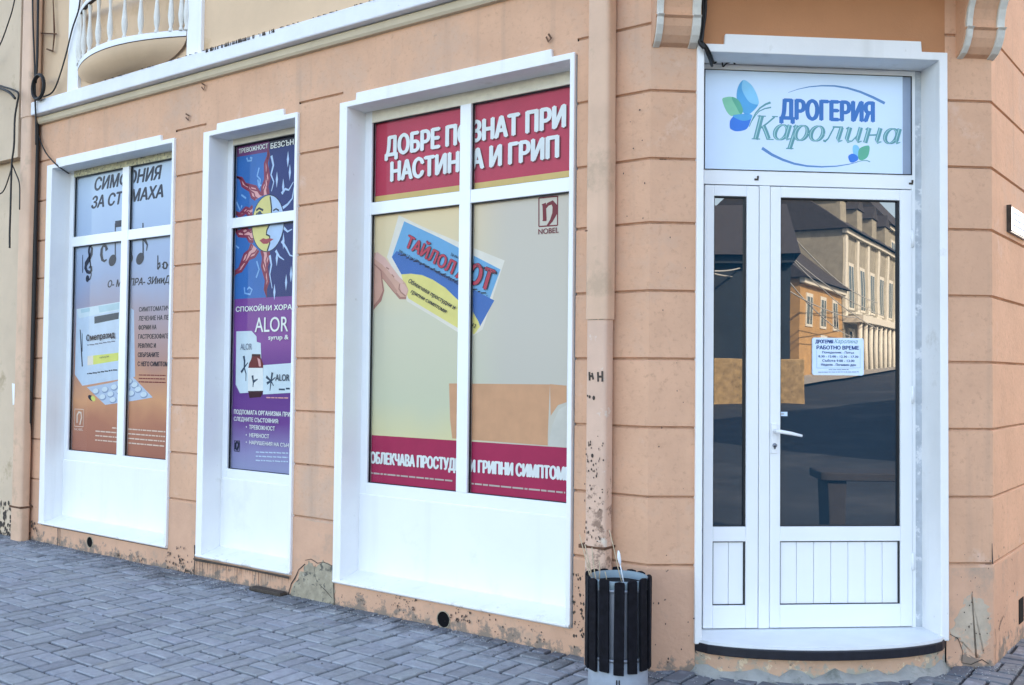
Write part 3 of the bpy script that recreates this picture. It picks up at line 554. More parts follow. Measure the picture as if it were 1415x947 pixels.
for i in range(60):
    u = rnd.uniform(-5.3, -.6); b.flat(FL, [(u, 3.815), (u + rnd.uniform(.01, .05), 3.816), (u + .01, 3.822), (u, 3.822)], .1035, M_flake)
structure(b.build('soot_marks', BLD), 'stuff')

# ------------------------------------------------------------------ downpipes
def downpipe(u0, u1, joints, label, zt, mats, zlow, brackets):
    t = thing('downpipe', FL((u0 + u1) / 2, .06, zlow), label, 'downpipe', None)
    zs = [zlow] + joints + [zt]
    for i in range(len(zs) - 1):
        b = MB(); k = .004 * ((i + 1) % 2) + .002 * i; um = (u0 + u1) / 2; hw_ = (u1 - u0) / 2 + k; dd = .045 + k
        out = [(um + hw_ * (abs(math.cos(a)) ** .45) * (1 if math.cos(a) > 0 else -1), .062 + dd * (abs(math.sin(a)) ** .45) * (1 if math.sin(a) > 0 else -1)) for a in [2 * math.pi * j / 28 for j in range(28)]]
        n_ = len(out); b.mesh([FL(u, o, zs[i]) for u, o in out] + [FL(u, o, zs[i + 1] + .006) for u, o in out], [(j, (j + 1) % n_, (j + 1) % n_ + n_, j + n_) for j in range(n_)] + [tuple(range(n_)), tuple(range(n_, 2 * n_))], mats[min(i, len(mats) - 1)], False)
        b.build('pipe_length', t)
    for z in brackets:
        b = MB(); b.box(FL, u0 - .012, u1 + .010, .0, .113, z, z + .016, M_rust); b.box(FL, u0 - .045, u0 - .012, .0, .02, z - .003, z + .012, M_rust); b.build('clamp', t)
    return t
dp = downpipe(-.316, -.196, [.62, 1.775, 2.70], 'peach painted downpipe beside the corner, chipped near the bin', 3.9, [M_pipe2, M_pipe2, M_pipe, M_pipe], -.03, [])
b = MB(); b.box(FL, -.325, -.188, .0, .1125, .585, .598, M_rust); b.box(FL, -.345, -.3, .04, .118, .582, .602, M_rust); b.build('clamp', dp, bevel=.003)
b = MB(); rnd = random.Random(5)
for (x, y, w_, h_) in ((-.292, 2.236, .018, .020), (-.266, 2.238, .014, .012), (-.24, 2.238, .010, .012), (-.325, 2.239, .03, .006)): b.box(FL, x, x + w_, .109, .1105, y, y + h_, M_rust)
b.build('rust_mark', dp)
b = MB()
for pts_ in ([(-.290, 1.50), (-.288, 1.455)], [(-.274, 1.495), (-.266, 1.46)], [(-.288, 1.478), (-.268, 1.478)], [(-.238, 1.50), (-.236, 1.45)], [(-.212, 1.505), (-.211, 1.45)], [(-.238, 1.476), (-.21, 1.476)]): b.ribbon(FL, pts_, .011, .1105, M_flake)
for c in ((-.287, 1.37, .009), (-.262, 1.365, .012), (-.30, 1.375, .006), (-.268, 1.065, .011), (-.305, 1.07, .006), (-.262, .985, .005), (-.29, .985, .006), (-.28, .91, .005), (-.25, .83, .005), (-.22, .85, .006)): b.ell(FL, (c[0], c[1]), c[2] * .7, c[2], .1105, M_flake, seg=9)
for i in range(46): b.ell(FL, (rnd.uniform(-.312, -.2), .62 + rnd.random() ** 1.6 * .55), rnd.uniform(.002, .005), rnd.uniform(.003, .009), .1105, M_flake, seg=7)
b.build('black_mark', dp)
b = MB()
for x in (-.30, -.27, -.235): b.box(FL, x, x + .026, .108, .1105, 1.772, 1.80, M_concrete)
b.build('torn_joint', dp)
downpipe(-6.245, -6.075, [.28, 3.70], 'beige downpipe at the far left end of the peach facade', 5.4, [M_pipe], -.03, [.262])

# ------------------------------------------------------------------ posters
OFF = -.190
def poster(u, label): return thing('poster', FL(u, OFF, .75), label, 'poster')
C = {k: ink(k, v) for k, v in dict(ink_navy=(16, 26, 54), ink_white=(236, 232, 238), ink_red=(196, 58, 82), ink_crimson=(178, 44, 84), ink_gold=(214, 178, 112), ink_pack_blue=(96, 164, 208), ink_pack_deep=(44, 104, 176), ink_pack_yellow=(236, 214, 130),
     ink_skin=(214, 160, 142), ink_skin_deep=(176, 118, 106), ink_nail=(226, 176, 164), ink_finger_shade=(198, 142, 126), ink_orange=(216, 158, 122), ink_pale=(214, 216, 220), ink_dark_red=(122, 26, 40), ink_halo=(230, 218, 206), ink_sleeve=(208, 200, 190), ink_rose=(196, 176, 172),
     ink_box=(196, 212, 232), ink_box_side=(176, 194, 218), ink_box_top=(208, 222, 238), ink_slate=(44, 66, 88), ink_lime=(220, 220, 118), ink_foil=(186, 200, 222), ink_foil_light=(212, 222, 236), ink_foil_dark=(140, 158, 188), ink_small=(232, 206, 190),
     ink_sky=(28, 104, 176), ink_night=(24, 44, 108), ink_purple_band=(112, 52, 110), ink_black_band=(26, 24, 52), ink_sun=(222, 206, 132), ink_moon=(176, 200, 232), ink_ray=(226, 160, 160), ink_ray_edge=(140, 44, 72), ink_swirl=(120, 172, 220), ink_amber=(112, 30, 40), ink_amber_dark=(60, 18, 34), ink_lips=(168, 56, 72), ink_grey=(120, 130, 150), ink_teal_tab=(176, 204, 216)).items()}
# --- left window: stomach remedy
p1 = poster(-4.98, 'grey to copper poster with musical notes and a white tablet box')
b = MB(); g1 = grad_mat('grey_copper_print', [(0, (176, 110, 92)), (1, (190, 208, 232)), (.10, (188, 120, 96)), (.20, (222, 156, 116)), (.32, (190, 138, 124)), (.48, (168, 148, 162)), (.62, (156, 170, 202)), (.8, (170, 190, 220))], .77, 3.17)
b.box(FL, -5.84, -4.12, OFF - .004, OFF, .75, 3.19, g1); b.build('sheet', p1)
b = MB(); nv = C['ink_navy']; X = 0, 200, 3.946
b.text(FL, 'СИМФОНИЯ', (-5.524,3.0285),(-4.550,3.0285),0.1100, OFF, nv, .072, .22)
b.text(FL, 'ЗА СТОМАХА', (-5.566,2.8765),(-4.525,2.8765),0.1030, OFF, nv, .072, .22)
b.text(FL, 'О- МЕ- ПРА- ЗИииД', (-5.288,2.1770),(-4.402,2.1770),0.0590, OFF, nv, .07, .22)
for i, (t, x1) in enumerate((('СИМПТОМАТИЧНО', 960), ('ЛЕЧЕНИЕ НА ЛЕКИ', 950), ('ФОРМИ НА', 802), ('ГАСТРОЕЗОФАГЕАЛЕН', 990), ('РЕФЛУКС И', 800), ('СВЪРЗАНИТЕ', 830), ('С НЕГО СИМПТОМИ', 930))):
    (ua, za), (ub, zb), cp = (-4.822,1.9575),(-4.413,1.9575),0.0380
    b.text(FL, t, (ua, za - i * .0745), (ua + (x1 - 645) * (ub - ua) / 260, za - i * .0745), .037, OFF, nv, .05)
for i in range(3): (ua, za), (ub, zb), cp = (-4.802,1.4340),(-4.433,1.4340),0.0090; b.smudge(FL, (ua, za - i * .028), (ub, za - i * .028), .012, OFF, C['ink_dark_red'])
for i in range(4): (ua, za), (ub, zb), cp = ((-5.42, .985 - i * .038), (-4.42, .985 - i * .038), 0); b.smudge(FL, (ua + .25 * (i == 0), za), (ub, zb), .016, OFF, C['ink_small'])
b.text(FL, 'Омепразид', (-5.584,1.7240),(-5.155,1.7510),0.0521, OFF + .0045, nv, .05)
b.text(FL, 'капсули', (-5.369,1.5730),(-5.234,1.5840),0.0170, OFF + .0045, C['ink_slate'])
b.build('lettering', p1)
b = MB(); Z = lambda pts, mt, d=0: b.flat(FL, pts, OFF + d, mt)
Z([(-5.770,2.0060),(-5.099,2.0490),(-4.896,1.9730),(-4.859,1.4220),(-5.209,1.3840),(-5.649,1.3350),(-5.773,1.4310)], C['ink_box'])
Z([(-5.099,2.0490),(-4.896,1.9730),(-4.859,1.4220),(-5.007,1.4090)], C['ink_box_side'])
Z([(-5.770,2.0060),(-5.099,2.0490),(-5.113,1.9790),(-5.729,1.9240)], C['ink_box_top'])
Z([(-5.426,2.0210),(-5.107,2.0400),(-5.113,1.9870),(-5.406,1.9660)], C['ink_teal_tab']); Z([(-5.705,2.0020),(-5.560,2.0120),(-5.558,1.9800),(-5.694,1.9690)], C['ink_teal_tab'])
Z([(-5.485,1.9330),(-5.112,1.9600),(-5.117,1.9050),(-5.480,1.8720)], C['ink_slate'])
Z([(-5.578,1.5920),(-4.974,1.6300),(-4.971,1.5680),(-5.575,1.5110)], C['ink_lime']); Z([(-5.578,1.5920),(-5.489,1.5980),(-5.485,1.5190),(-5.575,1.5110)], C['ink_halo'])
Z([(-5.711,1.8280),(-5.696,1.8230),(-5.647,1.5030),(-5.665,1.5010)], nv); Z([(-5.676,1.8030),(-5.665,1.7820),(-5.658,1.6320),(-5.669,1.6320)], nv)
Z([(-5.576,1.3240),(-5.208,1.3680),(-4.892,1.4220),(-4.605,1.2590),(-4.835,1.2290),(-5.287,1.1790)], C['ink_foil'])
for (x, y) in [(-5.431,1.2880),(-5.292,1.3050),(-5.155,1.3270),(-4.939,1.3780),(-4.856,1.3510),(-4.806,1.3150),(-4.970,1.3260),(-4.903,1.2800),(-5.069,1.2950),(-5.034,1.2480),(-5.204,1.2680),(-5.168,1.2210),(-5.324,1.2410),(-4.724,1.2740)]:
    b.ell(FL, (x, y), .052, .026, OFF, C['ink_foil_dark'], .1, 16); b.ell(FL, (x - .008, y + .006), .044, .021, OFF, C['ink_foil_light'], .1, 16)
b.ell(FL, [(-5.504,1.2320)][0], .05, .022, OFF, nv, -.3); b.ell(FL, [(-5.472,1.2280)][0], .035, .022, OFF, C['ink_lime'], -.3)
b.smudge(FL, *[(-5.582,1.6840),(-5.154,1.7170)], .016, OFF + .001, C['ink_grey']); b.smudge(FL, *[(-5.572,1.4360),(-5.110,1.4770)], .016, OFF + .001, C['ink_slate'])
Q = lambda pts, wd: b.ribbon(FL, pts, wd, OFF, nv)
Q([(-5.585,2.3550),(-5.566,2.3750),(-5.542,2.3640),(-5.540,2.3370),(-5.570,2.3190),(-5.614,2.3290),(-5.639,2.3620),(-5.631,2.3980),(-5.588,2.4360),(-5.550,2.4780),(-5.543,2.5250),(-5.563,2.5520),(-5.586,2.5350),(-5.592,2.5020),(-5.574,2.4350),(-5.555,2.3610),(-5.547,2.2950),(-5.561,2.2630),(-5.590,2.2540)], [.012, .018, .02, .024, .03, .034, .04, .05, .05, .04, .03, .02, .03, .03, .02, .016, .014, .014, .014])
b.ell(FL, [(-5.604,2.2670)][0], .026, .030, OFF, nv)
Q([(-5.313,2.4950),(-5.331,2.5350),(-5.370,2.5370),(-5.392,2.5080),(-5.397,2.4650),(-5.379,2.4200),(-5.348,2.4040),(-5.310,2.4160)], [.045, .03, .02, .035, .04, .035, .02, .012])
for h in [(-5.224,2.4040),(-4.980,2.3980),(-4.822,2.3940)]: b.ell(FL, h, .058, .046, OFF, nv, .5)
Q([(-5.183,2.4080),(-5.193,2.7160)], .014); Q([(-4.941,2.4190),(-4.952,2.7180)], .014); Q([(-4.982,2.4000),(-4.994,2.7030)], .012)
Q([(-5.195,2.7090),(-4.946,2.7100)], .055); Q([(-4.778,2.4020),(-4.791,2.6870)], .016); Q([(-4.787,2.6310),(-4.779,2.5680),(-4.754,2.5390),(-4.723,2.5020),(-4.733,2.4540)], [.05, .045, .03, .02, .01])
Q([(-4.575,2.4060),(-4.574,2.2930)], .012); Q([(-4.574,2.3350),(-4.546,2.3410),(-4.541,2.3190),(-4.573,2.2940)], .018)
Q([(-4.503,2.3210),(-4.487,2.3450),(-4.458,2.3420),(-4.443,2.3210),(-4.457,2.2960),(-4.485,2.2950),(-4.503,2.3170)], [.03, .014, .014, .03, .014, .014, .03]); Q([(-5.688,2.4790),(-5.685,2.3200)], .008)
w_ = C['ink_small']
for a_, b_ in (((-5.755, .98), (-5.615, .98)), ((-5.615, .98), (-5.615, 1.13)), ((-5.615, 1.13), (-5.755, 1.13)), ((-5.755, 1.13), (-5.755, .98))): b.ribbon(FL, [a_, b_], .006, OFF, w_)
b.ribbon(FL, [(-5.715, 1.01), (-5.715, 1.08), (-5.69, 1.105), (-5.655, 1.10), (-5.645, 1.06), (-5.67, .995)], .018, OFF, w_); b.text(FL, 'NOBEL', (-5.755, .945), (-5.615, .945), .022, OFF, w_)
b.build('picture', p1)
# --- narrow window: sun and moon poster
p2_ = poster(-3.2, 'blue and purple poster with a half sun half moon face')
b = MB(); gp = grad_mat('purple_print', [(0, (148, 152, 188)), (1, (122, 62, 142)), (.12, (146, 140, 184)), (.3, (112, 62, 138)), (.55, (98, 48, 128)), (.75, (134, 70, 148))], .75, 2.0)
b.box(FL, -3.655, -2.712, OFF - .004, OFF, .74, 3.19, gp); b.build('sheet', p2_)
b = MB(); ZB = [(-3.629,2.016),(-2.959,2.018)]; zb = (ZB[0][1] + ZB[1][1]) / 2; um = [(-3.230,2.816)][0][0]
Z2 = lambda pts, mt: b.flat(FL, pts, OFF, mt)
Z2([(-3.655, zb), (um, zb), (um, 3.19), (-3.655, 3.19)], C['ink_sky']); Z2([(um, zb), (-2.71, zb), (-2.71, 3.19), (um, 3.19)], C['ink_night'])
hz = [(-3.635,3.088),(-3.237,3.082)]; Z2([(-3.655, hz[0][1]), (um, hz[1][1]), (um, 3.19), (-3.655, 3.19)], C['ink_purple_band']); Z2([(um, hz[1][1] + .02), (-2.71, hz[1][1] + .02), (-2.71, 3.19), (um, 3.19)], C['ink_black_band'])
def wob(pts, n=6, a=.014):
    out = []
    for i in range(len(pts) - 1):
        (x0, y0), (x1, y1) = pts[i], pts[i + 1]; L_ = math.hypot(x1 - x0, y1 - y0)
        for k in range(n): f = k / n; s_ = a * math.sin(f * 6.28 * 2) * (1 if L_ > .1 else .3); out.append((x0 + (x1 - x0) * f - (y1 - y0) / L_ * s_, y0 + (y1 - y0) * f + (x1 - x0) / L_ * s_))
    return out + [pts[-1]]
for ray in ([(-3.596,2.9360),(-3.372,2.7440),(-3.266,2.7740)], [(-3.246,3.1150),(-3.300,2.7670),(-3.227,2.7700)], [(-3.629,2.6490),(-3.404,2.6420),(-3.405,2.7000)], [(-3.637,2.5320),(-3.401,2.5310),(-3.387,2.4350)], [(-3.626,2.1700),(-3.408,2.4230),(-3.327,2.3650)], [(-3.228,2.0220),(-3.300,2.3630),(-3.215,2.3490)]):
    o_ = wob([ray[1], ray[0], ray[2]]); Z2(o_, C['ink_ray']); b.ribbon(FL, o_, .022, OFF, C['ink_ray_edge']); b.ribbon(FL, [(x * .6 + (ray[1][0] + ray[2][0]) / 2 * .4, y * .6 + (ray[1][1] + ray[2][1]) / 2 * .4) for x, y in o_], .012, OFF, C['ink_ray_edge'])
for q in ([(-3.203,3.0490),(-3.180,2.9770),(-3.204,2.9100),(-3.172,2.8550),(-3.196,2.7880)], [(-3.084,2.7600),(-3.047,2.7900),(-3.008,2.7780),(-2.960,2.8320)], [(-3.069,2.6550),(-3.018,2.6760),(-2.969,2.7140),(-2.951,2.7970)], [(-3.075,2.4170),(-3.023,2.3620),(-2.984,2.3090),(-2.944,2.2980)], [(-3.138,2.3530),(-3.098,2.3070),(-3.046,2.2790)], [(-3.202,2.3220),(-3.182,2.2520),(-3.198,2.1840),(-3.169,2.0800)], [(-3.065,2.5180),(-3.013,2.4800),(-2.964,2.4940)]):
    b.ribbon(FL, wob(q, 4, .01), [.022, .006], OFF, C['ink_moon'])
for q in ([(-3.481,3.0680),(-3.469,3.0420),(-3.426,3.0410),(-3.421,3.0580),(-3.443,3.0640)], [(-3.338,2.9770),(-3.358,2.9180),(-3.322,2.8880),(-3.334,2.8280)], [(-3.596,2.4890),(-3.609,2.4280),(-3.552,2.3970)], [(-3.481,2.1020),(-3.474,2.0570),(-3.414,2.0460),(-3.393,2.0810),(-3.426,2.0990),(-3.448,2.0830)], [(-3.346,2.2880),(-3.317,2.2250),(-3.348,2.1660)], [(-3.590,2.7470),(-3.547,2.6810),(-3.526,2.7150)], [(-3.349,2.8910),(-3.340,2.8460),(-3.308,2.8430)], [(-3.536,2.7960),(-3.480,2.7640)]): b.ribbon(FL, q, .014, OFF, C['ink_swirl'])
for x, y in [(-3.022,3.0010),(-3.068,2.8090),(-3.138,2.8680),(-3.019,2.1160),(-3.143,2.0530),(-3.123,2.2970),(-3.055,2.4150),(-2.968,2.1730),(-2.999,2.9040)]: Z2([(x - .012, y), (x, y - .06), (x + .012, y), (x, y + .06)], C['ink_moon'])
fc = [(-3.229,2.5570),(-3.402,2.5720),(-3.234,2.7610)]; rx, rz = fc[0][0] - fc[1][0], fc[2][1] - fc[0][1]; cx, cz = fc[0]
b.ell(FL, (cx, cz), rx * 1.04, rz * 1.03, OFF, C['ink_navy'], 0, 36); b.ell(FL, (cx, cz), rx, rz, OFF, C['ink_moon'], 0, 36)
prof_ = [(-3.208,2.7510),(-3.190,2.6660),(-3.191,2.5970),(-3.208,2.5470),(-3.238,2.5060),(-3.242,2.4770),(-3.205,2.4610),(-3.204,2.4090),(-3.229,2.3550)]
left = [(cx + rx * math.cos(t), cz + rz * math.sin(t)) for t in [math.pi * (.47 + i * 1.06 / 20) for i in range(21)]]
Z2(left + prof_[::-1], C['ink_sun']); b.ribbon(FL, prof_, .014, OFF, C['ink_navy'])
for q, wd in (([(-3.361,2.6610),(-3.330,2.6760),(-3.282,2.6570)], .016), ([(-3.363,2.6370),(-3.324,2.6470),(-3.281,2.6260),(-3.320,2.6170),(-3.361,2.6350)], .008), ([(-3.171,2.6440),(-3.141,2.6550),(-3.109,2.6390)], .012), ([(-3.171,2.6230),(-3.139,2.6100),(-3.109,2.6210)], .012)): b.ribbon(FL, q, wd, OFF, C['ink_navy'])
b.ell(FL, [(-3.321,2.6330)][0], .022, .022, OFF, C['ink_slate']); Z2([(-3.318,2.4370),(-3.276,2.4520),(-3.244,2.4430),(-3.205,2.4470),(-3.161,2.4370),(-3.197,2.4220),(-3.230,2.4070),(-3.275,2.4100)], C['ink_lips'])
Z2([(-3.564,1.7750),(-3.388,1.7760),(-3.332,1.7350),(-3.327,1.6950),(-3.283,1.6860),(-3.257,1.3300),(-3.508,1.3160),(-3.559,1.3790)], C['ink_box_top']); Z2([(-3.251,1.5250),(-2.935,1.5420),(-2.930,1.3320),(-3.248,1.3130)], C['ink_box_top'])
Z2([(-3.376,1.6060),(-3.287,1.6050),(-3.280,1.5790),(-3.251,1.5340),(-3.256,1.5030),(-3.418,1.5020),(-3.409,1.5380),(-3.386,1.5700)], C['ink_amber']); Z2([(-3.379,1.6060),(-3.284,1.6050),(-3.281,1.5890),(-3.381,1.5880)], C['ink_amber_dark']); Z2([(-3.318,1.5790),(-3.285,1.5650),(-3.275,1.5160),(-3.298,1.5150)], C['ink_ray'])
Z2([(-3.423,1.5040),(-3.253,1.5050),(-3.246,1.3380),(-3.416,1.3320)], C['ink_white']); Z2([(-3.416,1.3340),(-3.246,1.3390),(-3.272,1.2930),(-3.398,1.2840)], C['ink_amber_dark'])
for q in ([(-3.473,1.5920),(-3.461,1.5520),(-3.464,1.5060),(-3.442,1.4610),(-3.443,1.4070)], [(-3.498,1.4700),(-3.464,1.5060),(-3.423,1.5430)], [(-3.369,1.4490),(-3.357,1.4000),(-3.361,1.3640)], [(-3.357,1.4040),(-3.309,1.4230)], [(-3.149,1.4730),(-3.161,1.4110),(-3.172,1.3410)], [(-3.215,1.4420),(-3.161,1.4110),(-3.115,1.4380)], [(-3.207,1.3930),(-3.161,1.4110),(-3.133,1.3770)]): b.ribbon(FL, q, [.022, .007], OFF, C['ink_slate'])
b.smudge(FL, *[(-3.076,1.3470),(-2.950,1.3580)], .02, OFF, C['ink_slate']); b.smudge(FL, *[(-3.211,1.2870),(-2.968,1.2900)], .014, OFF, C['ink_ray'])
for i in range(3): b.smudge(FL, *[(u, z - i * .03) for u, z in [(-3.314,0.8890),(-2.962,0.9010)]], .014, OFF, C['ink_box'])
lg = [(-3.561,0.9620),(-3.503,0.9630),(-3.501,0.8860),(-3.559,0.8870)]
for i in range(4): b.ribbon(FL, [lg[i], lg[(i + 1) % 4]], .005, OFF, C['ink_navy'])
b.ribbon(FL, [(-3.546,0.9000),(-3.547,0.9410),(-3.532,0.9540),(-3.512,0.9470),(-3.515,0.9220),(-3.533,0.8930)], .018, OFF, C['ink_navy'])
b.build('picture', p2_)
b = MB(); wh = C['ink_white']; O2 = OFF + .006
b.text(FL, 'ТРЕВОЖНОСТ', (-3.568,3.1090),(-3.238,3.1090),0.0340, O2, wh, .05); b.text(FL, 'БЕЗСЪН', (-3.206,3.0990),(-2.960,3.0990),0.0400, O2, wh, .05)
b.text(FL, 'СПОКОЙНИ ХОРА', (-3.567,1.9215),(-2.949,1.9215),0.0370, O2, wh, .05); b.text(FL, 'ALOR', (-3.347,1.7670),(-2.984,1.7670),0.1110, O2, wh, .012)
b.text(FL, 'syrup &', (-3.193,1.7100),(-2.978,1.7100),0.0340, O2, wh, .05); b.text(FL, 'ALOR', (-3.110,1.4145),(-2.960,1.4145),0.0490, O2, C['ink_slate'], .02)
b.text(FL, 'ALOR', (-3.508,1.6380),(-3.376,1.6380),0.0480, O2, C['ink_grey'], .0)
for t, q in (('ПОДПОМАГА ОРГАНИЗМА ПРИ', ((-3.566,1.1625),(-2.946,1.1625),0.0320)), ('СЛЕДНИТЕ СЪСТОЯНИЯ:', ((-3.565,1.1110),(-3.067,1.1110),0.0300)), ('•  ТРЕВОЖНОСТ', ((-3.425,1.0570),(-3.105,1.0570),0.0300)), ('•  НЕРВНОСТ', ((-3.424,0.9995),(-3.166,0.9995),0.0280)), ('•  НАРУШЕНИЯ НА СЪН', ((-3.422,0.9470),(-2.955,0.9470),0.0270))): b.text(FL, t, *q, O2, wh, .04)
b.build('lettering', p2_)
# --- wide window: cold remedy poster
p3 = poster(-1.35, 'crimson and pale yellow poster of a hand holding a blue medicine box')
b = MB(); g3 = grad_mat('pale_yellow_print', [(0, (226, 210, 160)), (1, (236, 202, 158)), (.2, (208, 204, 176)), (.5, (210, 202, 180)), (.75, (226, 204, 168))], 1.0, 2.6, u_mix=(-1.5, -1.0, (214, 202, 194), .8))
b.box(FL, -2.205, -.49, OFF - .004, OFF, .74, 3.17, g3); b.build('sheet', p3)
b = MB(); Z3 = lambda pts, mt: b.flat(FL, pts, OFF, mt); gl = [(-2.177,2.657),(-2.176,2.607),(-0.615,2.638)]; zc = (gl[0][1] + gl[2][1]) / 2
Z3([(-2.205, zc), (-.49, zc), (-.49, 3.17), (-2.205, 3.17)], C['ink_red']); Z3([(-2.205, zc - .055), (-.49, zc - .055), (-.49, zc), (-2.205, zc)], C['ink_gold'])
bz = [(-2.176,1.074),(-0.635,1.066)]; zb3 = (bz[0][1] + bz[1][1]) / 2; Z3([(-2.205, .74), (-.49, .74), (-.49, zb3), (-2.205, zb3)], C['ink_crimson'])
Z3([(-1.495,1.420),(-0.741,1.426),(-0.752,1.141),(-0.752,1.075),(-1.464,1.082),(-1.483,1.197)], C['ink_orange'])
Z3([(-0.752,1.071),(-0.723,1.192),(-0.679,1.284),(-0.625,1.311),(-0.623,1.070)], C['ink_sleeve']); Z3([(-0.741,1.428),(-0.627,1.421),(-0.626,1.327),(-0.684,1.309),(-0.734,1.246)], C['ink_orange'])
HB = '7b'
Z3([(-2.037,2.2380),(-1.938,2.5050),(-1.711,2.4060),(-1.416,2.2890),(-1.075,2.1590),(-1.236,1.7510),(-1.321,1.7060),(-1.430,1.7370),(-1.610,1.8260),(-1.856,1.9430),(-1.906,2.0380)], C['ink_halo'])
Z3([(-1.889,2.4610),(-1.595,2.3360),(-1.328,2.2110),(-1.105,2.1070),(-1.181,1.9400),(-1.263,1.7590),(-1.409,1.8130),(-1.704,1.9590),(-1.907,2.1180),(-1.994,2.2350)], C['ink_pack_blue'])
Z3([(-1.952,2.2730),(-1.707,2.1690),(-1.434,2.0520),(-1.149,1.9230),(-1.263,1.7590),(-1.409,1.8130),(-1.704,1.9590),(-1.907,2.1180),(-1.994,2.2350)], C['ink_pack_deep'])
Z3([(-1.907,2.1180),(-1.823,2.1180),(-1.729,2.1050),(-1.636,2.0700),(-1.534,2.0150),(-1.422,1.9280),(-1.323,1.8740),(-1.269,1.8000),(-1.255,1.7680),(-1.299,1.7220),(-1.408,1.7520),(-1.610,1.8480),(-1.844,1.9600),(-1.882,2.0370)], C['ink_pack_yellow'])
Z3([(-2.182,2.2880),(-2.068,2.2390),(-2.018,2.1870),(-1.943,2.1200),(-1.870,2.0590),(-1.843,2.0130),(-1.862,1.9650),(-1.916,1.9670),(-1.978,2.0210),(-2.065,2.1040),(-2.180,2.1780)], C['ink_skin'])
b.ribbon(FL, [(-2.180,2.1780),(-2.065,2.1020),(-1.978,2.0190),(-1.916,1.9650),(-1.862,1.9630)], .016, OFF, C['ink_skin_deep'])
b.ribbon(FL, [(-2.143,2.2580),(-2.068,2.2150),(-2.011,2.1640),(-1.943,2.0980),(-1.894,2.0600)], [.05, .05, .04, .035, .02], OFF, C['ink_nail']); b.ribbon(FL, [(-2.167,2.1910),(-2.078,2.1310),(-2.003,2.0600),(-1.947,2.0040)], [.03, .035, .03, .02], OFF, C['ink_finger_shade'])
Z3([(-1.920,2.0560),(-1.882,2.0550),(-1.850,2.0180),(-1.868,1.9780),(-1.907,2.0020)], C['ink_nail']); b.ribbon(FL, [(-1.920,2.0560),(-1.927,2.0250),(-1.907,2.0010),(-1.868,1.9760)], .009, OFF, C['ink_skin_deep'])
for q in ([(-2.042,2.1700),(-2.017,2.1580)], [(-1.992,2.1220),(-1.970,2.1030)]): b.ribbon(FL, q, .008, OFF, C['ink_skin_deep'])
Z3([(-2.187,2.225),(-2.139,2.194),(-2.086,2.157),(-2.072,2.085),(-2.057,2.018),(-2.082,1.952),(-2.127,1.916),(-2.166,1.883),(-2.206,1.880)], C['ink_skin_deep']); Z3([(-2.186,2.211),(-2.139,2.184),(-2.092,2.148),(-2.085,2.086),(-2.070,2.019),(-2.102,1.967),(-2.154,1.921),(-2.207,1.899)], C['ink_skin'])
lr = [(-0.830,2.510),(-0.699,2.508),(-0.698,2.339),(-0.828,2.343)]; dr = C['ink_dark_red']
for i in range(4): b.ribbon(FL, [lr[i], lr[(i + 1) % 4]], .008, OFF, dr)
b.ribbon(FL, [(-0.807,2.4660),(-0.792,2.4750),(-0.787,2.3770)], [.012, .026, .026], OFF, dr); b.ribbon(FL, [(-0.788,2.4420),(-0.766,2.4670),(-0.736,2.4750),(-0.717,2.4520),(-0.719,2.4090),(-0.740,2.3710),(-0.769,2.3410)], [.012, .02, .026, .034, .034, .022, .012], OFF, dr); b.ribbon(FL, [(-0.803,2.3760),(-0.775,2.3740)], .008, OFF, dr)
b.build('picture', p3)
b = MB(); O3 = OFF + .004
for t, q in (('ДОБРЕ ПОЗНАТ ПРИ', ((-2.058,2.9030),(-0.652,2.9030),0.1190)), ('НАСТИНКА И ГРИП', ((-2.006,2.7330),(-0.697,2.7330),0.1170))):
    b.text(FL, t, (q[0][0] + .008, q[0][1] - .008), (q[1][0] + .008, q[1][1] - .008), q[2] * 1.07, O3, C['ink_dark_red'], .072); b.text(FL, t, q[0], q[1], q[2] * 1.07, O3 + .0006, wh, .072)
b.text(FL, 'NOBEL', (-0.829,2.2970),(-0.688,2.2970),0.0320, O3, dr, .015)
b.text(FL, 'ОБЛЕКЧАВА ПРОСТУДНИ И ГРИПНИ СИМПТОМИ', (-2.153,0.8875),(-0.587,0.8875),0.0730, O3, wh, .08)
for q in ([(-2.158,0.818),(-1.454,0.816)], [(-1.328,0.816),(-0.625,0.808)]): zq = (q[0][1] + q[1][1]) / 2; b.smudge(FL, (q[0][0], zq), (q[1][0], zq), .016, O3, C['ink_rose'])
q = (-1.874,2.2960),(-1.479,2.0980),0.0810; b.text(FL, 'ТАЙЛОЛ', *q, O3, nv, .10); b.text(FL, 'ТАЙЛОЛ', *q, O3 + .001, C['ink_red'], .05)
q = (-1.446,2.0780),(-1.182,1.9820),0.1207; q = (q[0], q[1], .125); b.text(FL, 'ХОТ', *q, O3, nv, .10); b.text(FL, 'ХОТ', *q, O3 + .001, C['ink_red'], .05)
b.text(FL, '500 mg / 4 mg / 60 mg · прах за перорален разтвор', (-1.928,2.2660),(-1.425,2.0280),0.0160, O3, nv, .03); b.smudge(FL, *[(-1.931,2.2460),(-1.197,1.9480)], .010, O3, nv)
b.text(FL, 'За възрастни при настинка и грип', (-1.490,2.2150),(-1.128,2.0770),0.0175, O3, nv, .03)
b.text(FL, 'Облекчава простудни и', (-1.840,2.0630),(-1.451,1.8750),0.0275, O3, nv, .03, .2); b.text(FL, 'грипни симптоми', (-1.818,1.9950),(-1.523,1.8550),0.0267, O3, nv, .03, .2)
b.text(FL, '12', (-1.311,1.7690),(-1.287,1.7580),0.0255, O3, nv, .04)
b.build('lettering', p3)

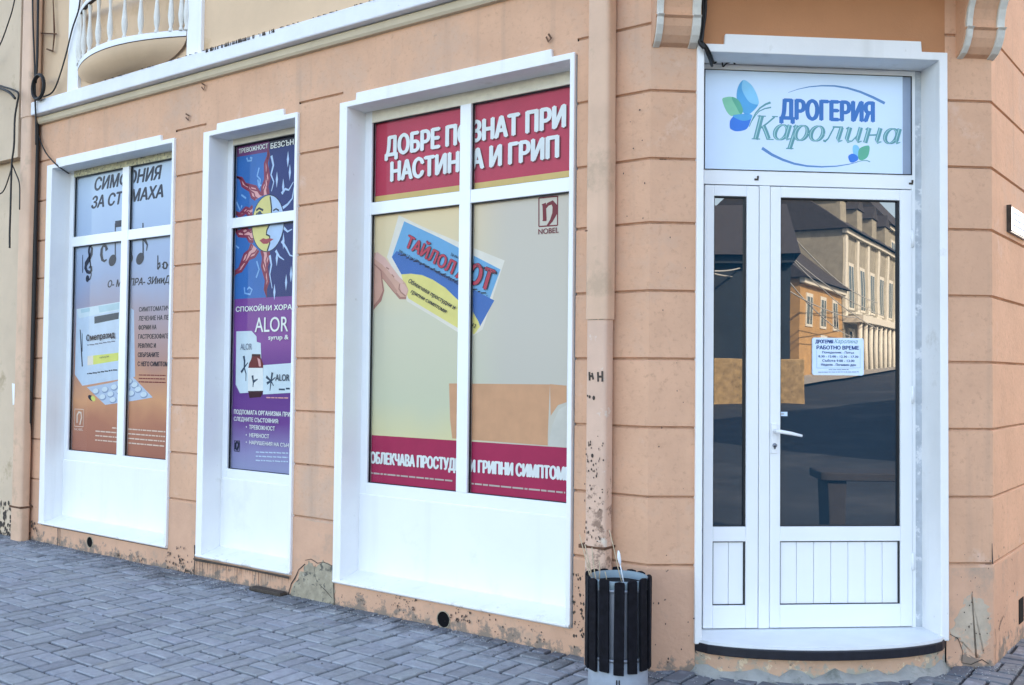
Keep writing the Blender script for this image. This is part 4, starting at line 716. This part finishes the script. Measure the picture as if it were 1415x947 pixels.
# ------------------------------------------------------------------ shop sign over the door
sg = thing('shop_sign', FD(.9, -.165, 2.6), 'pale blue sign with butterfly logo and pharmacy name above the door', 'sign'); SO = -.168
b = MB(); b.box(FD, .332, 1.438, -.21, SO, 2.594, 3.138, M_film); b.build('panel', sg); b = MB(); b.box(FD, 1.438, 1.490, -.21, SO - .004, 2.594, 3.138, M_filmgap); b.build('glass_edge', sg)
b = MB()
for (p, q, r_, t_) in ((.332, .336, 2.598, 3.134), (1.4865, 1.4905, 2.594, 3.138), (.332, 1.4865, 3.134, 3.138), (.332, 1.4865, 2.594, 2.598)): b.box(FD, p, q, SO - .01, SO + .0016, r_, t_, M_black)
b.build('gasket', sg)
K = {k: ink(k, v) for k, v in dict(sign_blue=(52, 112, 176), sign_wing_blue=(70, 158, 206), sign_wing_light=(120, 190, 222), sign_wing_green=(120, 190, 158), sign_wing_green_deep=(84, 166, 140), sign_deep=(46, 118, 204), sign_teal=(86, 146, 152), sign_teal_light=(150, 192, 196), sign_arc=(84, 132, 180)).items()}
def smooth(pts, n=5):
    out = []; m_ = len(pts)
    for i in range(m_):
        p0, p1, p2c, p3 = pts[i - 1], pts[i], pts[(i + 1) % m_], pts[(i + 2) % m_]
        for k in range(n):
            t = k / n; out.append(tuple(.5 * (2 * p1[j] + (p2c[j] - p0[j]) * t + (2 * p0[j] - 5 * p1[j] + 4 * p2c[j] - p3[j]) * t * t + (3 * p1[j] - p0[j] - 3 * p2c[j] + p3[j]) * t ** 3) for j in (0, 1)))
    return out
b = MB(); zz = lambda pts, mt: b.flat(FD, smooth(pts), SO, mt)
zz([(0.547,3.0850),(0.583,3.0670),(0.608,3.0350),(0.627,2.9910),(0.629,2.9550),(0.608,2.9250),(0.575,2.8980),(0.550,2.9030),(0.527,2.9370),(0.512,2.9670),(0.509,3.0120),(0.521,3.0570)], K['sign_wing_blue']); zz([(0.547,3.0850),(0.583,3.0670),(0.608,3.0350),(0.627,2.9910),(0.629,2.9550),(0.583,2.9640),(0.552,3.0030),(0.537,3.0430)], K['sign_wing_light'])
zz([(0.430,2.9740),(0.446,2.9870),(0.481,2.9910),(0.520,2.9740),(0.544,2.9230),(0.534,2.8970),(0.507,2.8910),(0.476,2.8880),(0.449,2.9200)], K['sign_wing_green']); zz([(0.481,2.9890),(0.520,2.9740),(0.544,2.9230),(0.532,2.8980),(0.510,2.9320)], K['sign_wing_green_deep'])
zz([(0.504,2.8950),(0.589,2.8990),(0.583,2.8540),(0.568,2.8230),(0.545,2.8100),(0.507,2.8050),(0.482,2.8130),(0.472,2.8250),(0.473,2.8600),(0.487,2.8810)], K['sign_deep']); zz([(0.504,2.8950),(0.589,2.8990),(0.587,2.8740),(0.542,2.8630),(0.492,2.8830)], K['sign_wing_blue'])
b.ribbon(FD, [(0.579,2.8320),(0.595,2.8690),(0.614,2.9070),(0.639,2.9360),(0.670,2.9570),(0.697,2.9680)], [.004, .012], SO, K['sign_teal']); b.ribbon(FD, [(0.595,2.8640),(0.614,2.8950),(0.634,2.9180),(0.665,2.9330),(0.700,2.9410)], [.003, .008], SO, K['sign_teal'])
zz([(1.156,2.7400),(1.171,2.7510),(1.189,2.7410),(1.198,2.7060),(1.187,2.6810),(1.160,2.7000)], K['sign_wing_light']); zz([(1.194,2.7310),(1.246,2.7490),(1.249,2.7130),(1.236,2.6820),(1.205,2.6670),(1.187,2.6810)], K['sign_wing_green_deep']); zz([(1.131,2.6870),(1.156,2.7020),(1.183,2.6890),(1.185,2.6690),(1.160,2.6540),(1.140,2.6570)], K['sign_deep'])
b.ribbon(FD, [(1.179,2.6580),(1.210,2.6650),(1.236,2.6660),(1.254,2.6600)], [.003, .006], SO, K['sign_teal']); b.build('butterfly', sg)
b = MB(); b.ribbon(FD, [(0.795,3.0250),(0.849,3.0450),(0.910,3.0600),(0.982,3.0690),(1.055,3.0700),(1.127,3.0610),(1.200,3.0420),(1.272,3.0140),(1.337,2.9840)], [.002, .016], SO, K['sign_arc']); b.ribbon(FD, [(0.650,2.7180),(0.706,2.6830),(0.767,2.6570),(0.829,2.6380),(0.901,2.6270),(0.983,2.6250),(1.065,2.6310),(1.138,2.6440),(1.184,2.6570)], [.017, .003], SO, K['sign_arc']); b.build('swoosh', sg)
b = MB(); b.text(FD, 'ДРОГЕРИЯ', (0.753,2.8800),(1.274,2.8800),0.1090, SO, K['sign_blue'], .07)
# hand drawn italic serif letters
def ringp(cx, cy, rx, ry, n=20, a0=0, a1=6.2832): return [(cx + rx * math.cos(a0 + (a1 - a0) * i / n), cy + ry * math.sin(a0 + (a1 - a0) * i / n)) for i in range(n + 1)]
def ringw(n, thin, thick, a0=0, a1=6.2832): return [thin + (thick - thin) * abs(math.cos(a0 + (a1 - a0) * i / n)) for i in range(n + 1)]
TK, TN = .25, .075
bowl = lambda cx: (ringp(cx, .5, .30, .46), ringw(20, TN, TK))
GLY = {'К': (1.02, [([(.2, 0), (.2, 1.5)], TK + .03), ([(.0, .03), (.42, .03)], .06), ([(.0, 1.47), (.42, 1.47)], .06), ([(.3, .72), (.55, 1.0), (.86, 1.44)], .09), ([(.72, 1.47), (1.02, 1.47)], .06), ([(.42, .86), (.62, .5), (.84, .06)], TK), ([(.74, .03), (1.1, .03)], .06)]),
       'а': (.86, [bowl(.36), ([(.7, .98), (.68, .25), (.74, .06), (.9, .12)], [TK, TK, .14, .05])]),
       'р': (.92, [([(.02, .86), (.16, .97)], .08), ([(.2, .98), (.16, .2), (.12, -.52)], TK), ([(-.06, -.5), (.32, -.5)], .06), (ringp(.52, .5, .29, .46), ringw(20, TN, TK))]),
       'о': (.82, [bowl(.38)]),
       'л': (.98, [([(-.04, .1), (.06, .02), (.18, .2), (.34, .95)], [.14, .12, .08, .08]), ([(.26, .95), (.78, .95)], .09), ([(.72, .95), (.68, .22), (.75, .05), (.92, .12)], [TK, TK, .14, .05])]),
       'и': (.98, [([(-.02, .86), (.12, .96)], .08), ([(.16, .96), (.14, .25), (.24, .05), (.42, .1), (.64, .5)], [TK, TK, .16, .08, .07]), ([(.7, .98), (.68, .22), (.75, .05), (.92, .12)], [TK, TK, .14, .05])]),
       'н': (1.0, [([(-.02, .86), (.12, .96)], .08), ([(.16, .97), (.13, .02)], TK), ([(.16, .5), (.7, .55)], .08), ([(.72, .98), (.69, .22), (.76, .05), (.94, .12)], [TK, TK, .14, .05])])}
(a_, b_, cp) = (0.592,2.7640),(1.428,2.7610),0.1303
wt = sum(GLY[c][0] for c in 'Каролина'); Lw = math.hypot(b_[0] - a_[0], b_[1] - a_[1]); sx = Lw / (wt + .1); sz = cp / 1.5; x = 0
for ch in 'Каролина':
    wd, strokes = GLY[ch]
    for pts_, ws in strokes:
        mp = [(a_[0] + (x + px + py * .20) * sx, a_[1] + (b_[1] - a_[1]) * (x + px) / wt + py * sz) for px, py in pts_]
        kw = (lambda v: v * (sx + sz) / 2); ws2 = [kw(v) for v in ws] if isinstance(ws, list) else kw(ws)
        b.ribbon(FD, mp, ws2, SO, K['sign_teal'])
        if (max(ws) if isinstance(ws, list) else ws) > .2 and ch != 'x': b.ribbon(FD, [(u - .0035, z) for u, z in mp], ([v * .22 for v in ws2] if isinstance(ws2, list) else ws2 * .22), SO, K['sign_teal_light'])
    x += wd
b.build('lettering', sg)
# ------------------------------------------------------------------ opening hours card
hr = thing('opening_hours_sign', FD(1.09, -.187, 1.5), 'small white opening hours card stuck on the door glass', 'sign'); HO = -.1815
rr = [(0.937,1.6960),(1.224,1.7000),(1.224,1.4970),(0.938,1.4950)]
def rrect(q, r_, n=5):
    x0, x1 = q[0][0], q[1][0]; z1, z0 = (q[0][1] + q[1][1]) / 2, (q[2][1] + q[3][1]) / 2; out = []
    for cx_, cz_, a in ((x1 - r_, z1 - r_, 0), (x0 + r_, z1 - r_, 1), (x0 + r_, z0 + r_, 2), (x1 - r_, z0 + r_, 3)): out += [(cx_ + r_ * math.cos(math.pi / 2 * (a + i / n)), cz_ + r_ * math.sin(math.pi / 2 * (a + i / n))) for i in range(n + 1)]
    return out
b = MB(); b.ext(FD, rrect(rr, .012), -.188, HO, M_film); b.build('card', hr)
b = MB(); kn = ink('hours_navy', (30, 62, 112)); kt = ink('hours_teal', (96, 140, 150))
b.text(FD, 'ДРОГЕРИЯ', (0.955,1.6680),(1.052,1.6680),0.0190, HO, kn, .08); b.text(FD, 'Каролина', (1.060,1.6695),(1.190,1.6695),0.0220, HO, kt, .02, .3)
b.text(FD, 'РАБОТНО ВРЕМЕ', (0.961,1.6355),(1.196,1.6355),0.0200, HO, kn, .07)
for t, q in (('Понеделник - Петък', ((0.992,1.6135),(1.170,1.6135),0.0120)), ('8.30 - 12.00 - 12.30 - 17.30', ((0.971,1.5915),(1.193,1.5915),0.0120)), ('Събота 9.00 - 13.00', ((0.992,1.5685),(1.171,1.5685),0.0130)), ('Неделя - Почивен ден', ((0.985,1.5465),(1.179,1.5465),0.0130))): b.text(FD, t, *q, HO, kn, .04)
for q in ([(1.027,1.5240),(1.140,1.5260)], [(0.969,1.5100),(1.195,1.5140)]): b.smudge(FD, *q, .0055, HO, ink('hours_grey', (110, 130, 160)))
for q in ([(0.960,1.6290),(0.960,1.5340)], [(0.960,1.5340),(1.203,1.5370)], [(1.203,1.5370),(1.203,1.6420)]): b.ribbon(FD, q, .0012, HO, kt)
b.build('lettering', hr)

# ------------------------------------------------------------------ plate on the side wall
t = thing('wall_plate', FRt(.62, .02, 2.35), 'small whitish glass plate on the side wall at the right edge', 'sign')
b = MB(); b.box(FRt, .36, .80, .006, .022, 2.318, 2.452, M_film); b.build('panel', t, bevel=.002); b = MB(); b.box(FRt, .352, .36, .0, .024, 2.310, 2.460, M_flake); b.box(FRt, .36, .81, .0, .018, 2.310, 2.318, M_zinc); b.build('frame', t)
b = MB()
for i in range(3): b.smudge(FRt, (.42, 2.42 - i * .035), (.76, 2.42 - i * .035), .014, .0225, K['sign_arc'])
b.build('print', t)

# ------------------------------------------------------------------ cables
def cable(pts, r, label, name='cable', sag=None, sub=6, group=None):
    V = [Vector(p) for p in pts]; out = []
    for i in range(len(V) - 1):
        p0, p1_, p2q, p3_ = V[max(i - 1, 0)], V[i], V[i + 1], V[min(i + 2, len(V) - 1)]
        for k in range(sub):
            t = k / sub; out.append(.5 * ((2 * p1_) + (p2q - p0) * t + (2 * p0 - 5 * p1_ + 4 * p2q - p3_) * t * t + (3 * p1_ - p0 - 3 * p2q + p3_) * t ** 3))
    out.append(V[-1]); b = MB(); o0 = out[0].copy(); b.tube(out, r, M_cable, 6); return tag(b.build(name, loc=o0), label, 'cable', group)
def LP(pts, off=.12): return [FL(u, off, z) for u, z in pts]
cable(LP([(-6.076,4.980),(-6.042,4.522),(-6.002,4.195),(-5.978,3.948),(-5.971,3.807),(-5.951,3.646),(-5.940,3.423)]), .008, 'thin black cable running down the face of the left downpipe')
cable(LP([(-5.971,4.959),(-5.959,4.445),(-5.956,4.125),(-5.973,3.969)]), .012, 'thick black cable hanging beside the left downpipe down to the coil')
cable(LP([(-6.097,3.781),(-6.082,3.457),(-6.076,2.814),(-6.070,2.176),(-6.076,1.540),(-6.095,0.906),(-6.129,0.335),(-6.149,-0.014)], .035), .020, 'thick black tube running down the right edge of the left downpipe')  # thick black tube between the pipe and the wall
cable(LP([(-5.398,4.723),(-5.424,4.531),(-5.519,4.377),(-5.624,4.147),(-5.732,3.965),(-5.823,3.879),(-5.966,3.864)], .05), .007, 'loose black cable slanting from the balcony down to the coil')
cable(LP([(-6.114,3.607),(-6.009,3.451),(-5.907,3.343),(-5.759,3.243)], .03) + LP([(-5.754,3.213)], -.02) + LP([(-5.826,3.200)], -.12), .006, 'thin black cable entering the top corner of the leftmost window')
cable(LP([(-6.790,4.116),(-6.451,4.006),(-6.281,3.952),(-6.164,3.895),(-6.185,3.802),(-6.216,3.678),(-6.218,3.453),(-6.248,3.296),(-6.252,3.136),(-6.252,2.879),(-6.255,2.687),(-6.248,2.539)], .17), .009, 'black cable crossing the neighbouring wall and dangling with a free end')
cable(LP([(-6.787,4.075),(-6.516,4.004),(-6.318,3.933),(-6.200,3.856)], .18), .012, 'thick black cable branch crossing beneath the thin dangling cable at the left edge')
cable(LP([(-6.260,3.278),(-6.192,3.193),(-6.124,3.084),(-6.113,2.867)], .16), .006, 'short loose cable tail hanging right of the dangling cable')
cable(LP([(-6.271,3.254),(-6.318,3.169),(-6.390,3.073),(-6.466,3.041),(-6.598,3.041)], .16), .006, 'short loose cable tail curling left of the dangling cable')
cable(LP([(-6.171,4.850),(-6.237,4.671),(-6.308,4.556),(-6.454,4.376),(-6.646,4.261)], .2), .006, 'thin black cable crossing the upper left corner of the neighbouring wall')
b = MB(); cc = [(-5.912,3.926)][0]
for k in range(5):
    rr_ = .088 + .006 * (k % 3); b.tube([FL(cc[0] + rr_ * math.cos(a) + .006 * k, .115 + .008 * k, cc[1] + rr_ * 1.12 * math.sin(a) - .003 * k) for a in [2 * math.pi * i / 28 for i in range(28)]], .009, M_cable, 6, close=True)
tag(b.build('cable_coil', loc=FL(cc[0], .12, cc[1])), 'coil of spare black cable hanging above the cornice beside the left downpipe', 'cable')
for i, (pt, lb) in enumerate((([(0.256,3.499),(0.264,3.387),(0.261,3.311),(0.242,3.216),(0.269,3.176)], 'thickest black cable running down beside the left console'), ([(0.271,3.500),(0.272,3.368),(0.261,3.273),(0.253,3.205)], 'black cable hanging straight down in front of the lintel by the left console'), )):
    cable([FD(u, .05 + .012 * i, z) for u, z in pt], .010 - .003 * i, lb)
cable([FD(u, .05, z) for u, z in [(0.249,3.224),(0.272,3.179)]] + [FD(u, .0, z) for u, z in [(0.309,3.144)]] + [FD(u, -.12, z) for u, z in [(0.359,3.141)]], .008, 'black cable ending in the upper left corner of the door recess')
cable([FD(u, .05, z) for u, z in [(0.241,3.216),(0.279,3.187)]] + [FD(u, .0, z) for u, z in [(0.321,3.152)]] + [FD(u, -.14, z) for u, z in [(0.373,3.164),(0.389,3.172)]], .006, 'thinner frayed cable end beside the cable in the door recess corner')
cable([FD(u, -.15, z) for u, z in [(0.423,3.180),(0.428,3.149),(0.447,3.166),(0.479,3.175),(0.495,3.163)]], .004, 'short stub of wire above the shop sign')
# iron stay on the upper wall
t = thing('iron_bracket', FL(-5.9, .02, 4.3), 'rusty iron bracket fixed on the upper wall beside the left downpipe', 'bracket'); q = [(-5.889,4.777),(-5.850,4.449),(-5.847,4.397),(-5.865,4.254)]
b = MB(); b.tube(LP(q, .03), [.004, .009, .008, .005], M_rust, 6); b.build('rod', t); b = MB(); b.tube(LP([(-6.068,4.454),(-5.812,4.396)], .03), .006, M_rust, 6); b.build('cross_bar', t); b = MB(); b.tube(LP([(-5.963,4.291),(-5.865,4.254)], .03), .008, M_rust, 6); b.build('hook', t)

# ------------------------------------------------------------------ litter bin
BX, BY, BR = .012, -.316, .158
bn = thing('litter_bin', (BX, BY, GZ), 'round litter bin with black wooden slats standing at the building corner', 'litter bin')
b = MB(); b.lathe((BX, BY, 0), [(0, GZ), (.143, GZ), (.146, GZ + .006), (.140, .145), (.10, .16), (0, .16)], M_binbase, 40); b.build('base', bn)
b = MB(); b.lathe((BX, BY, 0), [(0, .12), (.128, .12), (.131, .13), (.136, .474), (.1365, .479), (.131, .479)], M_zinc, 40); b.lathe((BX, BY, 0), [(.131, .479), (.126, .37), (0, .37)], M_black, 40); b.build('bucket', bn)  # bucket inside coloured black to stand in for its inner shade
b = MB(); b.lathe((BX, BY, 0), [(.137, .464), (.141, .466), (.143, .511), (.140, .515), (.136, .511), (.1335, .474)], M_rim, 40); b.build('rim', bn)
for z in (.135, .46):
    b = MB(); b.lathe((BX, BY, 0), [(.1375, z), (.1445, z), (.1445, z + .016), (.1375, z + .016), (.1375, z)], M_zinc, 40); b.build('hoop', bn)
NS = 14; sw, stt = .049, .013; rnd = random.Random(8)
view = math.atan2(-4.477 - BY, 2.415 - BX)
slat0 = None
for k in range(NS):
    a = view + .02 + 2 * math.pi * k / NS
    if slat0 is None:
        b = MB(); fr = lambda u, o, z: Vector((BX, BY, GZ)) + Vector((o, u, z))
        b.ext(fr, [(-sw / 2, .110), (sw / 2, .107), (sw / 2, .534), (sw / 2 - .003, .541), (0, .544), (-sw / 2 + .003, .540), (-sw / 2, .532)], .1455, .1455 + stt, M_black_wood); slat0 = b.build('slat', bn, bevel=.003); c = slat0
    else: c = slat0.copy(); col.objects.link(c)
    c.rotation_euler = (rnd.uniform(-.008, .008), rnd.uniform(-.01, .01), a); c.location = (0, 0, rnd.uniform(-.007, .006))
b = MB(); fr = lambda u, o, z: Vector((BX + math.cos(view) * o - math.sin(view) * u, BY + math.sin(view) * o + math.cos(view) * u, z))
for x in (-.008, .004): b.box(fr, x, x + .006, .1445, .1465, .03, .058, M_black)
b.build('emblem', bn)
M_straw = mat('dry_stalk', (.50, .40, .27), .8, .2, 30); M_plastic = mat('white_plastic', (.72, .76, .80), .3, .05, 20)
for q, lb in (([(-0.135,-0.438,0.713),(-0.116,-0.420,0.611),(-0.095,-0.400,0.500),(-0.089,-0.394,0.447)], 'longest dry stalk leaning out of the left side of the litter bin'), ([(-0.077,-0.418,0.654),(-0.072,-0.411,0.574),(-0.064,-0.403,0.504),(-0.059,-0.397,0.452)], 'straight pale stalk standing in the bin in front of the pipe'), ([(-0.126,-0.377,0.593),(-0.116,-0.367,0.527),(-0.108,-0.358,0.449)], 'shortest dry stalk between the other two in the bin'), ([(-0.029,-0.336,0.732),(-0.013,-0.321,0.648),(0.003,-0.306,0.550),(0.025,-0.286,0.444)], 'thin bent stalk rising behind the white spoon in the bin'), ([(-0.069,-0.308,0.523),(-0.063,-0.303,0.495),(-0.067,-0.303,0.445)], 'short curled stalk at the back of the litter bin'), ([(-0.081,-0.343,0.580),(-0.079,-0.340,0.527),(-0.085,-0.342,0.449)], 'thin upright stalk just right of the straight pale stalk'), ([(-0.148,-0.370,0.657),(-0.131,-0.355,0.565),(-0.113,-0.337,0.445)], 'fine slanted stalk right of the longest dry stalk')):
    b = MB(); b.tube(q, [.0022] * (len(q) - 1) + [.0034], M_straw, 6); tag(b.build('dry_stalk', loc=q[0]), lb, 'stalk', 'stalks sticking out of the litter bin')
sp = thing('plastic_spoon', [(0.075,-0.374,0.477)][0], 'white plastic spoon sticking out of the litter bin', 'spoon'); q = [(0.062,-0.388,0.587),(0.067,-0.382,0.552),(0.078,-0.372,0.477)]
b = MB(); b.tube(q, [.003, .0026, .0034], M_plastic, 8); b.build('handle', sp)
b = MB(); q = [(0.056,-0.395,0.652),(0.057,-0.393,0.638),(0.058,-0.392,0.618),(0.061,-0.389,0.597),(0.062,-0.387,0.583)]; b.tube(q, [.003, .007, .009, .007, .003], M_plastic, 10); b.build('bowl', sp)
# scraps on the ground
b = MB(); b.box(FL, -3.04, -2.72, .012, .075, GZ - .004, GZ + .022, M_flake); tag(b.build('drain_board', bevel=.006, loc=FL(-2.9, .04, GZ)), 'dark strip of rotten board lying against the wall foot', 'board')

# ------------------------------------------------------------------ neighbour on the left
nb = thing('neighbour_building', FL(-9, 0, GZ), 'beige rendered house joining the peach facade at the left edge', 'building')
M_nb = mat('beige_render', (.60, .46, .33), .85, .08, 2.2, .4, 100, stain=[((.42, .31, .2), 2.6, .6, .1), ((.08, .06, .05), 14, .69, .03)], spec=.2)
b = MB(); b.box(FL, -16, -6.335, -8, .03, -.16, 3.36, M_nb); b.build('wall', nb); b = MB(); b.box(FL, -16, -6.28, -8, .105, 3.36, 8.2, M_nb); b.build('upper_wall', nb)
b = MB(); b.box(FL, -16.2, -6.40, -8.2, .35, 8.2, 8.4, M_cornice); b.build('roof', nb)
b = MB(); rnd = random.Random(2); chips(FL, -6.62, -6.345, -.02, .3, 70, .008, .028, bias=1.7)
for i in range(len(b.v)): b.v[i] = b.v[i] + Vector((0, -.0305, 0))
structure(b.build('black_stains', nb), 'stuff')
b = MB(); q = [(-6.395,1.345),(-6.280,1.334),(-6.272,1.179),(-6.372,1.151)]; b.ext(FL, [(u - .02, z) for u, z in q], .03, .036, M_white); b.build('torn_notice', nb)

# ------------------------------------------------------------------ across the street (seen in the door glass, except the added shade house)
def house(name, A, e, L, depth, z0, ze, ridge, wallm, roofm, label, cat, wins, trimm=M_trim, extras=None):
    nrm = Vector((-e.y, e.x, 0)); ex = Vector((e.x, e.y, 0)); A = Vector((A[0], A[1], 0)); fr = lambda u, o, z: A + ex * u + nrm * o + Vector((0, 0, z))
    t = thing(name, fr(L / 2, 0, z0), label, cat)
    b = MB(); b.box(fr, 0, L, -depth, 0, z0 - 1.5, ze, wallm); b.build('wall', t)
    b = MB(); h = ridge - ze; b.mesh([fr(-.3, .5, ze), fr(L + .3, .5, ze), fr(L + .3, -depth - .5, ze), fr(-.3, -depth - .5, ze), fr(-.3, -depth / 2, ze + h), fr(L + .3, -depth / 2, ze + h)], [(0, 1, 5, 4), (2, 3, 4, 5), (0, 4, 3), (1, 2, 5)], roofm)
    rf = b.build('roof', t); b = MB(); b.box(fr, L * .3, L * .3 + .7, -depth * .4, -depth * .4 + .6, ze + .5, ridge + 1.1, wallm); b.build('chimney', rf)
    b = MB(); b.box(fr, -.1, L + .1, 0, .28, ze - .28, ze, trimm); b.build('eaves', t)
    for (u0, u1, a, c) in wins:
        b = MB(); b.ext(fr, [(u0 - .14, a - .14), (u1 + .14, a - .14), (u1 + .14, c + .2), (u0 - .14, c + .2), (u0 - .14, a), (u0, a), (u0, c), (u1, c), (u1, a), (u0 - .14, a)][:4], 0, .05, trimm); wn = b.build('window', t)
        b = MB(); b.box(fr, u0, u1, .05, .06, a, c, M_glassdark); b.box(fr, (u0 + u1) / 2 - .04, (u0 + u1) / 2 + .04, .06, .075, a, c, trimm); b.build('pane', wn)
    if extras: extras(t, fr)
    return t
M_slate = mat('dark_slate_render', (.022, .032, .042), .9, .25, 1.2, .4, 30); M_ochre = mat('ochre_facade', (.42, .25, .10), .85, .15, 1.5, .3, 30); M_greyf = mat('grey_stone_facade', (.30, .28, .22), .85, .2, 2, .3, 30)
M_droof = mat('dark_tile', (.05, .045, .045), .8, .3, 6, .5, 14); M_gtrim = mat('pale_facade_trim', (.62, .60, .52), .8, .1, 4)
e = Vector((.97, -.22)).normalized()
A = Vector((42.9, -21.8))
zg = 1.3
wl = [(1.2 + i * 2.9, 2.2 + i * 2.9, zg + 2.9, zg + 4.4) for i in range(3)] + [(4.2, 5.3, zg + .2, zg + 2.2), (7.2, 8.2, zg + .6, zg + 2)]
house('ochre_house', A, e, 9.3, 9, zg, 6.6, 10.6, M_ochre, M_droof, 'sunlit ochre two storey house reflected in the door glass', 'building', wl, M_gtrim)
wg = [(1.5 + i * 3.2, 2.7 + i * 3.2, zg + 4.4, zg + 7.0) for i in range(6)] + [(1.5 + i * 3.2, 2.8 + i * 3.2, zg + .3, zg + 2.9) for i in range(6)]
def cols(t, fr):
    for i in range(13):
        b = MB(); b.tube([fr(.5 + i * 1.55, .9, zg - .3), fr(.5 + i * 1.55, .9, zg + 3.4)], .16, M_gtrim, 8); b.build('column', t)
    b = MB(); b.box(fr, 0, 20, .0, 1.2, zg + 3.4, zg + 3.8, M_gtrim); b.build('portico', t)
    for i in range(7):
        b = MB(); b.box(fr, .15 + i * 3.2, .75 + i * 3.2, .0, .14, zg + 3.8, 10.1, M_gtrim); b.build('pilaster', t)
    for i in range(6):
        b = MB(); b.box(fr, 1.2 + i * 3.2, 3.0 + i * 3.2, .0, .5, zg + 3.95, zg + 4.1, M_gtrim); b.build('window_balcony', t)
    for i in range(4):
        b = MB(); q = 2 + i * 4.6; b.box(fr, q, q + 1.5, -3.2, -.6, 10.6, 12.6, M_greyf); b.mesh([fr(q - .2, -.5, 12.6), fr(q + 1.7, -.5, 12.6), fr(q + .75, -.5, 13.6), fr(q - .2, -4, 12.6), fr(q + 1.7, -4, 12.6), fr(q + .75, -4, 13.6)], [(0, 1, 2), (0, 2, 5, 3), (1, 4, 5, 2)], M_droof); b.build('dormer', t)
house('grey_house', A + e * 9.5, e, 20, 10, zg, 10.4, 14.6, M_greyf, M_droof, 'pale grey house with columns reflected at the right of the door glass', 'building', wg, M_gtrim, cols)
house('tall_dark_house', A + e * -7 + Vector((-2.4, -10.5)), e, 24, 9, zg, 10.6, 13.6, M_slate, M_droof, 'tall dark roofed house rising behind the ochre house', 'building', [])
e2 = Vector((.55, .835)).normalized(); 
house('turret_house', A + e * 30 + Vector((.3, -1.5)), e, 16, 10, zg, 13.5, 19.5, M_greyf, M_droof, 'tall dark roofed house at the far end of the reflected row', 'building', [(1.5 + i * 3, 2.8 + i * 3, zg + 5 + j * 3.6, zg + 7.4 + j * 3.6) for i in range(4) for j in range(2)], M_gtrim)
house('slate_house', (22.4, -19.6), e2, 7.4, 12, .6, 5.6, 8.4, M_slate, M_droof, 'dark gabled house at the left of the reflection', 'building', [(1.2, 2.2, 2.4, 4.0)], M_slate)
M_farpave = mat('far_pavement', (.34, .32, .28), .9, .15, 3)
b = MB(); b.mesh([tuple((A + e * u + Vector((-e.y, e.x)) * o).to_tuple()) + (road_z((A + e * u).x) + .16,) for u in (-9, 0, 10, 20, 32) for o in (0, 2.6)], [(2 * i, 2 * i + 1, 2 * i + 3, 2 * i + 2) for i in range(4)], M_farpave); structure(b.build('pavement_across'))
M_lowwall = mat('tan_stone_wall', (.36, .25, .12), .9, .4, 5, .6, 12, stain=((.2, .14, .07), 7, .6, .05))
b = MB(); nn = Vector((e2.y, -e2.x, 0)); fr = lambda u, o, z: Vector((21.2, -18.2, 0)) + Vector((e2.x, e2.y, 0)) * u + Vector((-e2.y, e2.x, 0)) * o + Vector((0, 0, z))
b.box(fr, 0, 7.2, -.3, 0, -.2, 2.0, M_lowwall); tag(b.build('garden_wall', bevel=.03, loc=fr(3.6, 0, .4)), 'low tan stone garden wall in front of the dark gabled house', 'wall')
house('added_shade_house', (34, 5.5), Vector((-1, 0)), 24, 10, .0, 11.5, 14, M_nb, M_droof, 'unseen pale house added across the side street to shade the road', 'building', [(2 + i * 3, 3.2 + i * 3, 2.2 + j * 3, 4 + j * 3) for i in range(7) for j in range(3)], M_gtrim)  # unseen house, added to shade the road mirrored in the door
# overhead wires and their pole, across the road
M_wire = mat('pale_wire', (.45, .45, .42), .5, .05); pole = thing('utility_pole', (29.1, -15.7, road_z(29)), 'concrete utility pole carrying wires on the far side of the road', 'utility pole')
b = MB(); b.tube([(29.1, -15.7, .4), (29.1, -15.7, 7.6)], [.16, .10], M_kerb, 10); b.build('shaft', pole); b = MB(); b.box(lambda u, o, z: Vector((29.1 + u, -15.7 + o, z)), -.05, .05, -.6, .6, 7.0, 7.1, M_rust); b.build('cross_arm', pole)
for i, (p, q, lb) in enumerate((((29.1, -16.2, 7.1), (62, -25.6, 5.6), 'highest'), ((29.1, -15.7, 6.7), (62, -25.4, 4.4), 'second'), ((29.1, -15.2, 7.1), (60, -25.2, 6.4), 'near'), ((29.1, -15.7, 6.0), (52, -23.3, 3.8), 'lowest'), ((29.1, -15.7, 5.2), (56, -24.2, 5.2), 'level'), ((29.1, -15.7, 6.2), (20, -13.5, 4.8), 'slanting'), ((29.1, -15.7, 5.4), (20, -14.2, 5.3), 'slack'))):
    pts_ = [Vector(p).lerp(Vector(q), k / 16) - Vector((0, 0, 1.0 * 4 * (k / 16) * (1 - k / 16) * .5)) for k in range(17)]
    b = MB(); b.tube(pts_, .028, M_wire, 5); tag(b.build('overhead_wire', loc=p), 'pale overhead wire strung from the utility pole, mirrored in the door glass', 'wire', 'overhead wires over the road')
# bench on the side pavement, reflected low in the door glass
M_bench = mat('dark_concrete', (.035, .035, .04), .8, .2, 12, .4, 40)
bc = thing('bench', (4.85, -.78, road_z(4.8)), 'dark concrete bench on the far side of the side street, reflected low in the door', 'bench'); ang = math.atan2(.85, .7)
fr = lambda u, o, z: Vector((4.85 + math.cos(ang) * u - math.sin(ang) * o, -.78 + math.sin(ang) * u + math.cos(ang) * o, z))
b = MB(); b.box(fr, -.58, .9, -.24, .24, .50, .58, M_bench); b.build('seat', bc, bevel=.012)
for u in (-.42, .5):
    b = MB(); b.ext(lambda u_, o, z: fr(u_, o, z), [(u - .07, -.15), (u + .07, -.15), (u + .09, .5), (u - .09, .5)], -.2, .2, M_bench); b.build('leg', bc, bevel=.01)
